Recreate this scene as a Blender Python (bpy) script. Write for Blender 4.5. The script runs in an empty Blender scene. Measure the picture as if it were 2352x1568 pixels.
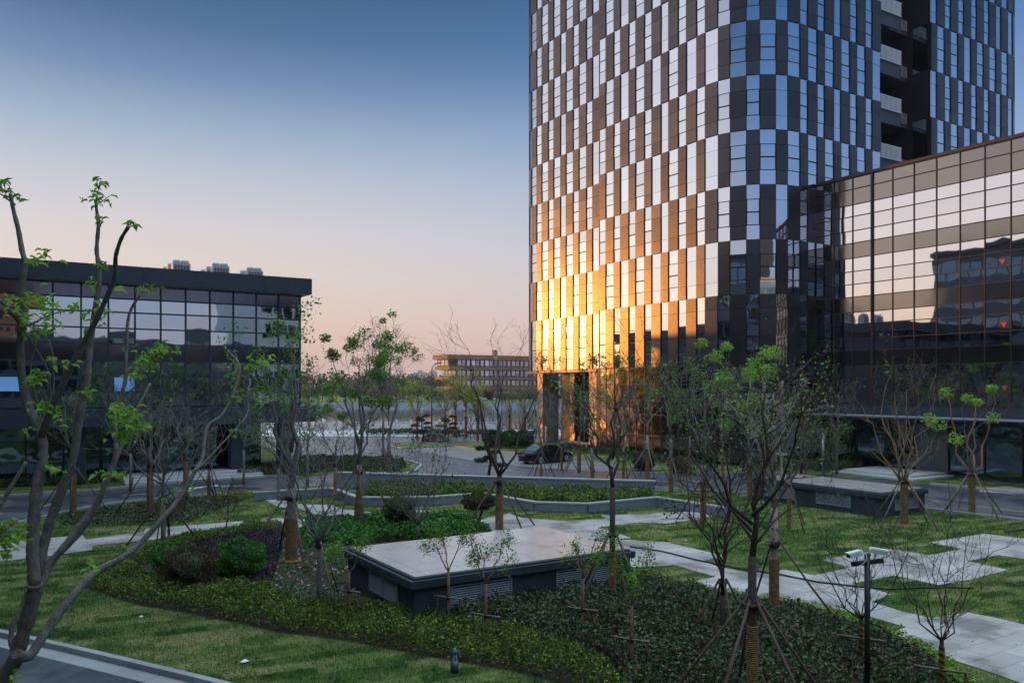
import bpy, math, random
import numpy as np
from math import sin, cos, pi, radians, sqrt, atan2
random.seed(7); rng = np.random.default_rng(7)
scene = bpy.context.scene
COL = scene.collection
F = 1890.0; HOR = 885.0; CX = 1176.0; HC = 6.2       # focal length (units of a 2352 px wide frame), horizon row, eye height
A = radians(32.0)
CU, SU = cos(A), sin(A)
def W(u, v): return (u*CU - v*SU, u*SU + v*CU)       # street grid (u, v) -> world x, y
def G(px, py, z=0.0):                                 # point of the level z seen at px,py
    Y = (HC - z)*F/(py - HOR)
    return ((px - CX)/F*Y, Y)
def P3(px, py, Y): return ((px - CX)/F*Y, Y, HC - (py - HOR)/F*Y)

# ---------------------------------------------------------------- mesh builder
class MB:
    def __init__(s): s.v=[]; s.f=[]; s.m=[]; s.uv=[]; s.hasuv=False; s.sm=[]
    def face(s, pts, mat=0, uv=None, smooth=False):
        n=len(s.v); s.v.extend([tuple(p) for p in pts]); s.f.append(tuple(range(n,n+len(pts)))); s.m.append(mat); s.sm.append(smooth)
        if uv is not None: s.hasuv=True
        s.uv.append(uv if uv is not None else [(0,0)]*len(pts))
    def idx(s, verts, faces, mat=0, smooth=False):
        n=len(s.v); s.v.extend([tuple(p) for p in verts])
        for f in faces:
            s.f.append(tuple(i+n for i in f)); s.m.append(mat); s.sm.append(smooth); s.uv.append([(0,0)]*len(f))
    def box(s, x0,x1,y0,y1,z0,z1, mat=0):
        if x0>x1: x0,x1=x1,x0
        if y0>y1: y0,y1=y1,y0
        if z0>z1: z0,z1=z1,z0
        v=[(x0,y0,z0),(x1,y0,z0),(x1,y1,z0),(x0,y1,z0),(x0,y0,z1),(x1,y0,z1),(x1,y1,z1),(x0,y1,z1)]
        s.idx(v,[(3,2,1,0),(4,5,6,7),(0,1,5,4),(1,2,6,5),(2,3,7,6),(3,0,4,7)],mat)
    def obox(s, p, d, w, z0, z1, mat=0, off=0.0):
        # box standing on segment p->d (2D), thickness w centred at +off along the left normal
        dx,dy=d[0]-p[0],d[1]-p[1]; L=sqrt(dx*dx+dy*dy) or 1; nx,ny=-dy/L,dx/L
        a=off-w/2; b=off+w/2
        q=[(p[0]+nx*a,p[1]+ny*a),(d[0]+nx*a,d[1]+ny*a),(d[0]+nx*b,d[1]+ny*b),(p[0]+nx*b,p[1]+ny*b)]
        s.prism(q,z0,z1,mat)
    def prism(s, poly, z0, z1, mat=0, topmat=None):
        n=len(poly)
        ar=sum(poly[i][0]*poly[(i+1)%n][1]-poly[(i+1)%n][0]*poly[i][1] for i in range(n))
        if ar<0: poly=poly[::-1]
        v=[(p[0],p[1],z0) for p in poly]+[(p[0],p[1],z1) for p in poly]
        s.idx(v,[tuple(range(n-1,-1,-1))]+[(i,(i+1)%n,(i+1)%n+n,i+n) for i in range(n)],mat)
        k=len(s.v)-n
        s.f.append(tuple(range(k,k+n))); s.m.append(mat if topmat is None else topmat); s.sm.append(False); s.uv.append([(0,0)]*n)
    def tube(s, pts, rad, n=6, mat=0, cap=True, smooth=True):
        pts=[np.array(p,float) for p in pts]
        if not hasattr(rad,'__len__'): rad=[rad]*len(pts)
        rings=[]; prev=None
        for i,p in enumerate(pts):
            t=(pts[min(i+1,len(pts)-1)]-pts[max(i-1,0)]); L=np.linalg.norm(t); t=t/(L if L>1e-9 else 1)
            if prev is None:
                a=np.array([1.,0,0]) if abs(t[0])<.8 else np.array([0,1.,0])
                x=np.cross(t,a)
            else: x=prev-t*np.dot(prev,t)
            x=x/(np.linalg.norm(x)+1e-12); prev=x; y=np.cross(t,x)
            rings.append([tuple(p+rad[i]*(cos(2*pi*k/n)*x+sin(2*pi*k/n)*y)) for k in range(n)])
        v=[q for r in rings for q in r]; f=[]
        for i in range(len(rings)-1):
            for k in range(n):
                f.append((i*n+k,i*n+(k+1)%n,(i+1)*n+(k+1)%n,(i+1)*n+k))
        s.idx(v,f,mat,smooth)
        if cap:
            b=len(s.v)-len(v)
            s.f.append(tuple(range(b+n-1,b-1,-1))); s.m.append(mat); s.sm.append(False); s.uv.append([(0,0)]*n)
            s.f.append(tuple(range(len(s.v)-n,len(s.v)))); s.m.append(mat); s.sm.append(False); s.uv.append([(0,0)]*n)
    def lathe(s, prof, c=(0,0,0), n=16, mat=0, smooth=True):
        v=[]; f=[]
        for r,z in prof: v+= [(c[0]+r*cos(2*pi*k/n),c[1]+r*sin(2*pi*k/n),c[2]+z) for k in range(n)]
        for i in range(len(prof)-1):
            for k in range(n): f.append((i*n+k,i*n+(k+1)%n,(i+1)*n+(k+1)%n,(i+1)*n+k))
        s.idx(v,f,mat,smooth)
    def cyl(s,a,b,r,n=12,mat=0,smooth=True): s.tube([a,b],[r,r],n,mat,True,smooth)
    def build(s, name, mats, parent=None, label=None, off=(0,0,0)):
        me=bpy.data.meshes.new(name)
        v=s.v
        if off!=(0,0,0): v=[(p[0]-off[0],p[1]-off[1],p[2]-off[2]) for p in v]
        me.from_pydata(v,[],s.f)
        if not isinstance(mats,(list,tuple)): mats=[mats]
        for m in mats: me.materials.append(m)
        me.polygons.foreach_set('material_index', s.m)
        me.polygons.foreach_set('use_smooth', s.sm)
        if s.hasuv:
            l=me.uv_layers.new(name='UVMap'); fl=[c for f in s.uv for c in f]
            l.data.foreach_set('uv',[x for c in fl for x in c])
        me.update()
        o=bpy.data.objects.new(name,me); COL.objects.link(o)
        if parent is not None: o.parent=parent
        if label: o['label']=label
        return o
def raw_mesh(name, verts, faces_n, k, mat, parent=None):
    # fast: verts (N,3) laid out so that every k verts make one face
    me=bpy.data.meshes.new(name); N=len(verts)
    me.vertices.add(N); me.vertices.foreach_set('co',np.asarray(verts,dtype=np.float32).ravel())
    nf=N//k
    me.loops.add(N); me.loops.foreach_set('vertex_index',np.arange(N,dtype=np.int32))
    me.polygons.add(nf); me.polygons.foreach_set('loop_start',np.arange(0,N,k,dtype=np.int32)); 
    me.update(calc_edges=True); me.validate()
    me.materials.append(mat)
    o=bpy.data.objects.new(name,me); COL.objects.link(o)
    if parent is not None: o.parent=parent
    return o
def tag(o,label=None,cat=None,group=None,kind=None):
    if label: o['label']=label
    if cat: o['category']=cat
    if group: o['group']=group
    if kind: o['kind']=kind
    return o
def thing(name,label,cat,loc=(0,0,0),rz=0.0,group=None):
    o=bpy.data.objects.new(name,None); COL.objects.link(o); o.location=loc; o.rotation_euler=(0,0,rz); o.empty_display_size=.3
    return tag(o,label,cat,group)
def kids(o): return [c for c in bpy.data.objects if c.parent==o]
def dup(o, loc=None, rz=None, label=None, parent=None, scale=None):
    c=o.copy(); COL.objects.link(c)
    if parent is not None: c.parent=parent
    for ch in kids(o): dup(ch,parent=c)
    if loc is not None: c.location=loc
    if rz is not None: c.rotation_euler=(0,0,rz)
    if scale is not None: c.scale=(scale,)*3
    if label: c['label']=label
    return c

# ---------------------------------------------------------------- materials
def newmat(name):
    m=bpy.data.materials.new(name); m.use_nodes=True; nt=m.node_tree
    return m,nt,nt.nodes['Principled BSDF']
def N(nt,t,**kw):
    n=nt.nodes.new(t)
    for k,v in kw.items(): setattr(n,k,v)
    return n
def noise(nt,scale,detail=4,rough=.55,vec=None,dist=0.0):
    n=N(nt,'ShaderNodeTexNoise'); n.inputs['Scale'].default_value=scale; n.inputs['Detail'].default_value=detail
    n.inputs['Roughness'].default_value=rough; n.inputs['Distortion'].default_value=dist
    if vec is not None: nt.links.new(vec,n.inputs['Vector'])
    return n
def ramp(nt,fac,stops):
    r=N(nt,'ShaderNodeValToRGB'); e=r.color_ramp.elements
    while len(e)<len(stops): e.new(.5)
    for el,(p,c) in zip(e,stops): el.position=p; el.color=(*c,1)
    nt.links.new(fac,r.inputs[0]); return r
def wpos(nt,scale=(1,1,1),rot=0.0,loc=(0,0,0)):
    g=N(nt,'ShaderNodeNewGeometry'); m=N(nt,'ShaderNodeMapping'); m.inputs['Scale'].default_value=scale; m.inputs['Rotation'].default_value=(0,0,rot); m.inputs['Location'].default_value=loc
    nt.links.new(g.outputs['Position'],m.inputs[0]); return m.outputs[0]
def bump(nt,h,b,strength=.3,dist=.02):
    n=N(nt,'ShaderNodeBump'); n.inputs['Strength'].default_value=strength; n.inputs['Distance'].default_value=dist
    nt.links.new(h,n.inputs['Height']); nt.links.new(n.outputs[0],b.inputs['Normal']); return n
def simple(name,col,rough=.6,metal=0.0,var=.15,scale=3.0,bmp=0.0,bscale=40,spec=.5):
    m,nt,b=newmat(name)
    p=wpos(nt); n=noise(nt,scale,5,.6,p)
    lo=tuple(c*(1-var) for c in col); hi=tuple(min(1,c*(1+var)) for c in col)
    r=ramp(nt,n.outputs[0],[(.3,lo),(.7,hi)]); nt.links.new(r.outputs[0],b.inputs['Base Color'])
    b.inputs['Roughness'].default_value=rough; b.inputs['Metallic'].default_value=metal; b.inputs['Specular IOR Level'].default_value=spec
    if bmp>0:
        n2=noise(nt,bscale,4,.6,p); bump(nt,n2.outputs[0],b,bmp,.02)
    return m
def glassy(name,col,rough=.02,wav=.02,wscale=.35,edge=None,var=.12):
    m,nt,b=newmat(name)
    gi=N(nt,'ShaderNodeNewGeometry')
    lo=tuple(c*(1-var) for c in col); hi=tuple(min(1,c*(1+var)) for c in col)
    r=ramp(nt,gi.outputs['Random Per Island'],[(0,lo),(1,hi)]); nt.links.new(r.outputs[0],b.inputs['Base Color'])
    b.inputs['Metallic'].default_value=1; b.inputs['Roughness'].default_value=rough
    p=wpos(nt,(1,1,1)); n=noise(nt,wscale,1.5,.4,p); bump(nt,n.outputs[0],b,1.0,wav)
    return m
M={}
M['glass_tower']=glassy('reflective_glass',(.60,.64,.70),.02,.006,.5)
M['glass_wing']=glassy('wing_glass',(.58,.58,.62),.02,.008,.5)
M['glass_hall']=glassy('hall_glass',(.46,.56,.63),.02,.008,.6)
M['glass_low']=glassy('dark_glass',(.15,.22,.26),.04,.03,.7)
M['glass_lobby']=glassy('bronze_lobby_glass',(.17,.145,.125),.08,.04,.8)
M['spandrel']=glassy('spandrel_glass',(.22,.20,.19),.12,.02,.5)
M['spandrel_hall']=glassy('hall_spandrel_glass',(.115,.125,.15),.12,.02,.5)
M['mullion']=simple('dark_mullion',(.045,.045,.05),.4,.4)
M['mullion_wing']=simple('bronze_mullion',(.045,.034,.032),.5,.3)
M['charcoal']=simple('charcoal_panel',(.038,.051,.068),.55,.2,.12,1.5)
M['dark_stone']=simple('dark_render',(.026,.042,.056),.8,0,.2,4,.25,120)
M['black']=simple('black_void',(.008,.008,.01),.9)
M['core']=simple('dark_frame',(.02,.021,.025),.5,.3)
M['white']=simple('white_paint',(.75,.76,.78),.5,0,.05)
M['acgrey']=simple('grey_casing',(.45,.44,.43),.5,0,.08)
M['grille']=simple('dark_grille',(.05,.05,.055),.6)
M['column']=simple('column_cladding',(.36,.27,.20),.45,.3,.1,1)
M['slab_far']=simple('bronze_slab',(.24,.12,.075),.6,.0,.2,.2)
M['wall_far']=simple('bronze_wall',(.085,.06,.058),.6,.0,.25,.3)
M['granite']=None
def perforated():
    m,nt,b=newmat('perforated_metal')
    uv=N(nt,'ShaderNodeUVMap'); mp=N(nt,'ShaderNodeMapping'); mp.inputs['Scale'].default_value=(1/.105,1/.12,1); nt.links.new(uv.outputs[0],mp.inputs[0])
    sx=N(nt,'ShaderNodeSeparateXYZ'); nt.links.new(mp.outputs[0],sx.inputs[0])
    def mth(op,a,bv=None):
        n=N(nt,'ShaderNodeMath',operation=op)
        for i,x in enumerate((a,bv)):
            if x is None: continue
            if isinstance(x,(int,float)): n.inputs[i].default_value=x
            else: nt.links.new(x,n.inputs[i])
        return n.outputs[0]
    row=mth('FLOOR',sx.outputs[1]); half=mth('MULTIPLY',mth('MODULO',row,2.0),.5)
    fx=mth('FRACT',mth('ADD',sx.outputs[0],half)); fy=mth('FRACT',sx.outputs[1])
    dx=mth('SUBTRACT',fx,.5); dy=mth('SUBTRACT',fy,.5)
    d=mth('SQRT',mth('ADD',mth('MULTIPLY',dx,dx),mth('MULTIPLY',dy,dy)))
    hole=mth('LESS_THAN',d,.27)
    g=N(nt,'ShaderNodeNewGeometry'); r0=ramp(nt,g.outputs['Random Per Island'],[(0,(.070,.068,.072)),(1,(.108,.103,.106))])
    mx=N(nt,'ShaderNodeMix',data_type='RGBA'); nt.links.new(hole,mx.inputs[0]); nt.links.new(r0.outputs[0],mx.inputs[6]); mx.inputs[7].default_value=(.03,.03,.032,1)
    nt.links.new(mx.outputs[2],b.inputs['Base Color']); b.inputs['Metallic'].default_value=.85
    b.inputs['Roughness'].default_value=.31
    p=wpos(nt); n=noise(nt,.8,2,.5,p); bump(nt,n.outputs[0],b,.5,.015)
    return m
M['perf']=perforated()
def granite(name,base,tile=(.9,.45),joint=(.12,.12,.12),rot=A,wet=.25,rough=.55,dirt=(.13,.12,.11)):
    m,nt,b=newmat(name)
    p=wpos(nt,(1,1,1),-rot)
    br=N(nt,'ShaderNodeTexBrick'); br.offset=.5; br.inputs['Scale'].default_value=1; br.inputs['Brick Width'].default_value=tile[0]; br.inputs['Row Height'].default_value=tile[1]
    br.inputs['Mortar Size'].default_value=.008; br.inputs['Mortar Smooth'].default_value=.1; br.inputs['Bias'].default_value=0
    br.inputs['Color1'].default_value=(*[c*.9 for c in base],1); br.inputs['Color2'].default_value=(*[min(1,c*1.15) for c in base],1); br.inputs['Mortar'].default_value=(*joint,1)
    nt.links.new(p,br.inputs['Vector'])
    n=noise(nt,.55,5,.6,p); r=ramp(nt,n.outputs[0],[(.40,(1,1,1)),(.52,(.82,.79,.75)),(.62,tuple(dirt[i]/base[i] for i in range(3)))])
    r.inputs[0]
    mx=N(nt,'ShaderNodeMix',data_type='RGBA',blend_type='MULTIPLY'); mx.inputs[0].default_value=wet
    nt.links.new(br.outputs[0],mx.inputs[6]); nt.links.new(r.outputs[0],mx.inputs[7])
    n2=noise(nt,45,3,.6,p); r2=ramp(nt,n2.outputs[0],[(.3,(.82,.82,.82)),(.7,(1.0,1.0,1.0))])
    m2=N(nt,'ShaderNodeMix',data_type='RGBA',blend_type='MULTIPLY'); m2.inputs[0].default_value=1; nt.links.new(mx.outputs[2],m2.inputs[6]); nt.links.new(r2.outputs[0],m2.inputs[7])
    nt.links.new(m2.outputs[2],b.inputs['Base Color']); b.inputs['Roughness'].default_value=rough
    bump(nt,n2.outputs[0],b,.15,.01)
    return m
M['paving']=granite('granite_paving',(.45,.43,.42),(1.2,.6),(.15,.145,.14),A,.8)
M['wallstone']=simple('bluestone',(.20,.23,.27),.55,0,.15,6,.1,60)
M['capstone']=simple('cap_stone',(.36,.37,.40),.45,0,.1,6)
M['kerb']=granite('kerb_stone',(.36,.37,.38),(1.0,3),(.15,.15,.15),radians(-26),.2)
M['step']=simple('pale_step_stone',(.5,.5,.5),.6,0,.1,3)
def asphalt():
    m,nt,b=newmat('asphalt'); p=wpos(nt)
    n=noise(nt,.35,5,.65,p,.6); r=ramp(nt,n.outputs[0],[(.42,(.095,.10,.115)),(.60,(.045,.048,.055))])
    n2=noise(nt,60,3,.7,p); r2=ramp(nt,n2.outputs[0],[(.3,(.7,.7,.7)),(.7,(1.2,1.2,1.2))])
    mx=N(nt,'ShaderNodeMix',data_type='RGBA',blend_type='MULTIPLY'); mx.inputs[0].default_value=1
    nt.links.new(r.outputs[0],mx.inputs[6]); nt.links.new(r2.outputs[0],mx.inputs[7]); nt.links.new(mx.outputs[2],b.inputs['Base Color'])
    rr=ramp(nt,n.outputs[0],[(.42,(.5,.5,.5)),(.60,(.28,.28,.28))]); nt.links.new(rr.outputs[0],b.inputs['Roughness'])
    bump(nt,n2.outputs[0],b,.25,.01); return m
M['asphalt']=asphalt()
def lawn(nm='lawn_turf',br_=1.0):
    m,nt,b=newmat(nm); p=wpos(nt,(1,1,1),radians(-25))
    wn=noise(nt,1.6,2,.5,p); wm=N(nt,'ShaderNodeMix',data_type='VECTOR'); wm.inputs[0].default_value=.13; nt.links.new(p,wm.inputs[4]); nt.links.new(wn.outputs['Color'],wm.inputs[5])
    br=N(nt,'ShaderNodeTexBrick'); br.inputs['Scale'].default_value=1; br.inputs['Brick Width'].default_value=1.1; br.inputs['Row Height'].default_value=.42; br.inputs['Mortar Size'].default_value=.03; br.inputs['Mortar Smooth'].default_value=1
    br.inputs['Color1'].default_value=(0,0,0,1); br.inputs['Color2'].default_value=(1,1,1,1); br.inputs['Mortar'].default_value=(.5,.5,.5,1)
    nt.links.new(wm.outputs[1],br.inputs['Vector'])
    n=noise(nt,1.1,6,.65,p,.5)
    a=N(nt,'ShaderNodeMix',data_type='RGBA'); a.inputs[0].default_value=.66; nt.links.new(br.outputs[0],a.inputs[6]); nt.links.new(n.outputs['Fac'],a.inputs[7])
    r=ramp(nt,a.outputs[2],[(.34,(.042,.095,.022)),(.46,(.095,.158,.038)),(.57,(.160,.210,.060)),(.70,(.29,.27,.13))])
    n2=noise(nt,28,5,.75,wpos(nt,(1,.4,1),.3)); r2=ramp(nt,n2.outputs[0],[(.3,(.55*br_,.55*br_,.55*br_)),(.7,(1.35*br_,1.35*br_,1.3*br_))])
    mx=N(nt,'ShaderNodeMix',data_type='RGBA',blend_type='MULTIPLY'); mx.inputs[0].default_value=1; nt.links.new(r.outputs[0],mx.inputs[6]); nt.links.new(r2.outputs[0],mx.inputs[7])
    nt.links.new(mx.outputs[2],b.inputs['Base Color']); b.inputs['Roughness'].default_value=.95; b.inputs['Specular IOR Level'].default_value=.1
    ad=N(nt,'ShaderNodeMath',operation='ADD'); nt.links.new(n2.outputs[0],ad.inputs[0]); nt.links.new(n.outputs[0],ad.inputs[1])
    bump(nt,ad.outputs[0],b,.9,.08); return m
M['lawn']=lawn()
M['soil']=simple('brown_soil',(.05,.04,.032),.95,0,.5,3,.8,12,.1)
M['straw']=simple('straw_mulch',(.20,.13,.07),.95,0,.4,8,.5,30,.1)
def leafmat(name,cols,trans=.25,rough=.5):
    m,nt,b=newmat(name); g=N(nt,'ShaderNodeNewGeometry')
    k=len(cols); r=ramp(nt,g.outputs['Random Per Island'],[(i/(k-1),c) for i,c in enumerate(cols)])
    n=noise(nt,1.2,2,.5,wpos(nt)); r2=ramp(nt,n.outputs[0],[(.35,(.7,.7,.7)),(.65,(1.25,1.25,1.2))])
    mx=N(nt,'ShaderNodeMix',data_type='RGBA',blend_type='MULTIPLY'); mx.inputs[0].default_value=1; nt.links.new(r.outputs[0],mx.inputs[6]); nt.links.new(r2.outputs[0],mx.inputs[7])
    nt.links.new(mx.outputs[2],b.inputs['Base Color']); b.inputs['Roughness'].default_value=rough; b.inputs['Specular IOR Level'].default_value=.3
    t=N(nt,'ShaderNodeBsdfTranslucent'); nt.links.new(mx.outputs[2],t.inputs[0])
    ms=N(nt,'ShaderNodeMixShader'); ms.inputs[0].default_value=trans
    nt.links.new(b.outputs[0],ms.inputs[1]); nt.links.new(t.outputs[0],ms.inputs[2]); nt.links.new(ms.outputs[0],nt.nodes['Material Output'].inputs[0]); return m
M['lf_fresh']=leafmat('fresh_green_leaf',[(.17,.33,.04),(.25,.45,.06),(.36,.55,.09)],.4)
M['lf_maple']=leafmat('dense_green_leaf',[(.07,.17,.025),(.13,.27,.035),(.20,.36,.05)],.35)
M['lf_yellow']=leafmat('lime_leaf',[(.18,.28,.03),(.28,.38,.05),(.38,.46,.07)],.4)
M['lf_dark']=leafmat('dark_shrub_leaf',[(.012,.038,.012),(.026,.065,.022),(.055,.10,.035),(.12,.14,.06),(.14,.07,.045)],.1,.45)
M['lf_hedge']=leafmat('hedge_leaf',[(.018,.052,.010),(.048,.11,.017),(.11,.19,.025),(.30,.31,.04)],.25,.5)
M['lf_lime_hedge']=leafmat('lime_hedge_leaf',[(.10,.20,.02),(.20,.34,.035),(.38,.48,.06)],.3)
M['lf_ball']=leafmat('ball_shrub_leaf',[(.016,.08,.012),(.045,.17,.022),(.11,.30,.04)],.2,.32)
M['lf_brown']=leafmat('russet_shrub_leaf',[(.03,.045,.018),(.075,.05,.028),(.14,.085,.055)],.2,.5)
M['lf_purple']=leafmat('purple_shrub_leaf',[(.03,.02,.025),(.055,.035,.04),(.08,.06,.06)],.15,.6)
M['lf_flower']=leafmat('yellow_flower',[(.5,.38,.02),(.6,.45,.03),(.05,.12,.02)],.2,.6)
M['lf_far']=leafmat('far_foliage',[(.035,.06,.025),(.06,.09,.035),(.10,.13,.05)],.3,.8)
M['lf_willow']=leafmat('willow_foliage',[(.10,.14,.04),(.14,.19,.055),(.19,.24,.08)],.3,.8)
M['lf_forest']=leafmat('forest_foliage',[(.035,.05,.025),(.05,.065,.032),(.07,.085,.04)],.2,.9)
M['lf_pine']=leafmat('pine_needles',[(.010,.028,.016),(.02,.045,.022),(.035,.065,.03)],.1,.7)
M['lf_grass']=lawn('grass_blade',1.35)
M['bark']=simple('grey_bark',(.20,.185,.165),.9,0,.35,14,.8,50,.15)
M['bark_dark']=simple('dark_bark',(.085,.066,.056),.9,0,.35,14,.7,50,.15)
M['bark_tan']=simple('tan_bark',(.24,.16,.11),.85,0,.25,14,.5,50,.15)
M['bark_pale']=simple('pale_weathered_bark',(.30,.25,.21),.85,0,.3,14,.7,50,.15)
def banded(name,c1,c2,scale,rough=.95,distort=2.0,b=.7):
    m,nt,bs=newmat(name); p=wpos(nt); w=N(nt,'ShaderNodeTexWave',wave_type='BANDS',bands_direction='Z'); nn_=noise(nt,7,5,.7,p); w.inputs['Scale'].default_value=scale; w.inputs['Distortion'].default_value=distort; w.inputs['Detail'].default_value=3
    nt.links.new(p,w.inputs[0]); r=ramp(nt,w.outputs[0],[(.2,c1),(.8,c2)]); mq=N(nt,'ShaderNodeMix',data_type='RGBA',blend_type='MULTIPLY'); mq.inputs[0].default_value=1; rq=ramp(nt,nn_.outputs[0],[(.35,(.45,.45,.48)),(.65,(1.15,1.1,1.05))]); nt.links.new(r.outputs[0],mq.inputs[6]); nt.links.new(rq.outputs[0],mq.inputs[7]); nt.links.new(mq.outputs[2],bs.inputs['Base Color']); bs.inputs['Roughness'].default_value=rough
    bump(nt,w.outputs[0],bs,b,.02); return m
M['burlap']=banded('straw_rope_wrap',(.14,.075,.03),(.42,.25,.11),9.0)
M['pole']=simple('wood_prop_pole',(.10,.065,.05),.85,0,.35,8,.5,40)
M['pole_pale']=simple('pale_prop_pole',(.20,.15,.13),.85,0,.35,8,.5,40)
M['tie']=simple('black_tie',(.012,.013,.016),.6)
def stripes():
    m,nt,b=newmat('hazard_tape'); p=wpos(nt,(1,1,1)); s=N(nt,'ShaderNodeSeparateXYZ'); nt.links.new(p,s.inputs[0])
    a=N(nt,'ShaderNodeMath',operation='MULTIPLY_ADD'); a.inputs[1].default_value=.6; nt.links.new(s.outputs[0],a.inputs[0]); nt.links.new(s.outputs[2],a.inputs[2])
    d=N(nt,'ShaderNodeMath',operation='MULTIPLY'); d.inputs[1].default_value=7.5; nt.links.new(a.outputs[0],d.inputs[0])
    f=N(nt,'ShaderNodeMath',operation='FRACT'); nt.links.new(d.outputs[0],f.inputs[0])
    r=ramp(nt,f.outputs[0],[(.49,(.30,.17,.01)),(.51,(.02,.02,.022))]); nt.links.new(r.outputs[0],b.inputs['Base Color']); b.inputs['Roughness'].default_value=.5; return m
M['tape']=stripes()
def water():
    m,nt,b=newmat('lake_water'); b.inputs['Base Color'].default_value=(.82,.80,.78,1); b.inputs['Metallic'].default_value=.8; b.inputs['Roughness'].default_value=.03; b.inputs['IOR'].default_value=1.33; b.inputs['Specular IOR Level'].default_value=1.0
    n=noise(nt,1.0,3,.6,wpos(nt,(.12,.6,1))); bump(nt,n.outputs[0],b,.4,.06); return m
M['water']=water()
M['slab_top']=None
def polished():
    m,nt,b=newmat('polished_roof_slab'); p=wpos(nt,(1,1,1),-A)
    br=N(nt,'ShaderNodeTexBrick'); br.offset=0; br.inputs['Scale'].default_value=1; br.inputs['Brick Width'].default_value=1.2; br.inputs['Row Height'].default_value=1.55; br.inputs['Mortar Size'].default_value=.008
    c=(.46,.41,.39); br.inputs['Color1'].default_value=(*c,1); br.inputs['Color2'].default_value=(.42,.38,.365,1); br.inputs['Mortar'].default_value=(.12,.09,.09,1); nt.links.new(p,br.inputs[0])
    n=noise(nt,.8,4,.6,p); r=ramp(nt,n.outputs[0],[(.30,(.78,.80,.82)),(.42,(1,1,1)),(.56,(1,1,1)),(.68,(.85,.64,.56))])
    mx=N(nt,'ShaderNodeMix',data_type='RGBA',blend_type='MULTIPLY'); mx.inputs[0].default_value=1; nt.links.new(br.outputs[0],mx.inputs[6]); nt.links.new(r.outputs[0],mx.inputs[7])
    nt.links.new(mx.outputs[2],b.inputs['Base Color']); b.inputs['Specular IOR Level'].default_value=.7; n3=noise(nt,1.3,5,.6,p); r3=ramp(nt,n3.outputs[0],[(.35,(.10,.10,.10)),(.65,(.24,.24,.24))]); nt.links.new(r3.outputs[0],b.inputs['Roughness'])
    n2=noise(nt,2,2,.5,p); bump(nt,n2.outputs[0],b,.3,.004); return m
M['polished']=polished()
M['grasspaver']=granite('grass_paver',(.26,.25,.24),(.3,.15),(.06,.08,.04),A,.4)
M['paint_line']=simple('yellow_road_paint',(.5,.36,.16),.7)
M['white_line']=simple('white_road_paint',(.6,.6,.6),.7)
M['brownwall']=simple('brown_brick_tower',(.13,.075,.055),.8,0,.2,.2)
M['redsign']=simple('red_sign_film',(.75,.06,.03),.5,0,.03)
M['rock']=simple('brown_rock',(.16,.11,.085),.9,0,.3,2,.8,8)
M['car']=simple('black_car_paint',(.012,.013,.016),.12,.3,.05)
M['car_white']=simple('white_car_paint',(.7,.72,.75),.2,0,.03)
M['car_glass']=glassy('car_glass',(.12,.13,.15),.03,0,.5)
M['tyre']=simple('tyre_rubber',(.015,.015,.015),.8)
M['rim']=simple('alloy_rim',(.5,.5,.52),.3,.8)
M['tail']=simple('red_lamp_lens',(.22,.02,.03),.2)
M['plate']=simple('blue_plate',(.15,.25,.6),.4)
M['balus']=simple('pale_stone_rail',(.62,.60,.60),.7,0,.1,1.5)
M['metal_dark']=simple('dark_grey_metal',(.03,.035,.045),.45,.5)
M['bollard']=simple('grey_blue_metal',(.10,.13,.17),.4,.5)
M['hazeblue']=simple('distant_block',(.30,.28,.30),.9)
ZEN1=(1.1,1.42,1.75); ZEN2=(1.85,2.3,2.7)  # unseen overhead sky, raised well above the visible sky to light the ground
LOBES=[(8,(.22,.10,.01)),(3.0,(6,2.8,.6))]
HAZE=.00016
# ================================================================ GROUND
def sheet(name, pts, z, mat, kind='structure', label=None):
    mb=MB(); ar=sum(pts[i][0]*pts[(i+1)%len(pts)][1]-pts[(i+1)%len(pts)][0]*pts[i][1] for i in range(len(pts)))
    if ar<0: pts=pts[::-1]
    mb.face([(p[0],p[1],z) for p in pts]); o=mb.build(name,mat); tag(o,label,None,None,kind); return o
def D(*pp): return [G(x,y) for x,y in pp]
LK0,LK1=115.5,284.0
g=MB(); prof=[(-260,0),(LK0,0),(LK0+.05,-3),(LK1-.4,-3),(LK1,.0),(420,.4),(2600,5)]
for (a,za),(b,zb) in zip(prof,prof[1:]):
    g.face([(-1600,a,za),(1600,a,za),(1600,b,zb),(-1600,b,zb)])
tag(g.build('ground',M['lawn']),kind='structure')
sheet('lake_water',[(-1599,LK0+.02),(1599,LK0+.02),(1599,LK1-.02),(-1599,LK1-.02)],-1.0,M['water'])
# far embankment
emb=MB(); 
xs=[-400,-46,-30,-8,20,120,400]
emb.box(-400,400,LK1-.8,LK1+.6,-2.6,.18)
tag(emb.build('stone_embankment',M['wallstone']),'pale stone embankment edging the far side of the lake','embankment')
# promenade along the lake + service roads
sheet('promenade',[(-160,100.5),(60,100.5),(60,LK0),(-160,LK0)],.010,M['step'])
lake_road=[(-160,84),(-40,84.5),(-22,88),(20,92),(40,97),(40,100),(-160,100)]
sheet('lake_road',lake_road,.006,M['asphalt'])
road_main=D((0,1142),(204,1129),(478,1104),(618,1096),(690,1099),(776,1086),(931,1088),(955,1080),(966,1070),(948,1062),(900,1053),(836,1051),(700,1047),(640,1040),(600,1018),(905,1012),(903,1028),(924,1031),(1034,1026),(1100,1033),(1200,1050),(1360,1078),(1560,1086),(1700,1085),(1800,1083),(2138,1113),(2352,1137),(2700,1170),(2700,1240),(2352,1195),(2140,1170),(1900,1140),(1504,1121),(775,1110),(583,1129),(389,1142),(239,1158),(143,1177),(86,1190),(0,1209),(-250,1255),(-400,1170))
sheet('service_road',road_main,.0105,M['asphalt'])
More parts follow.
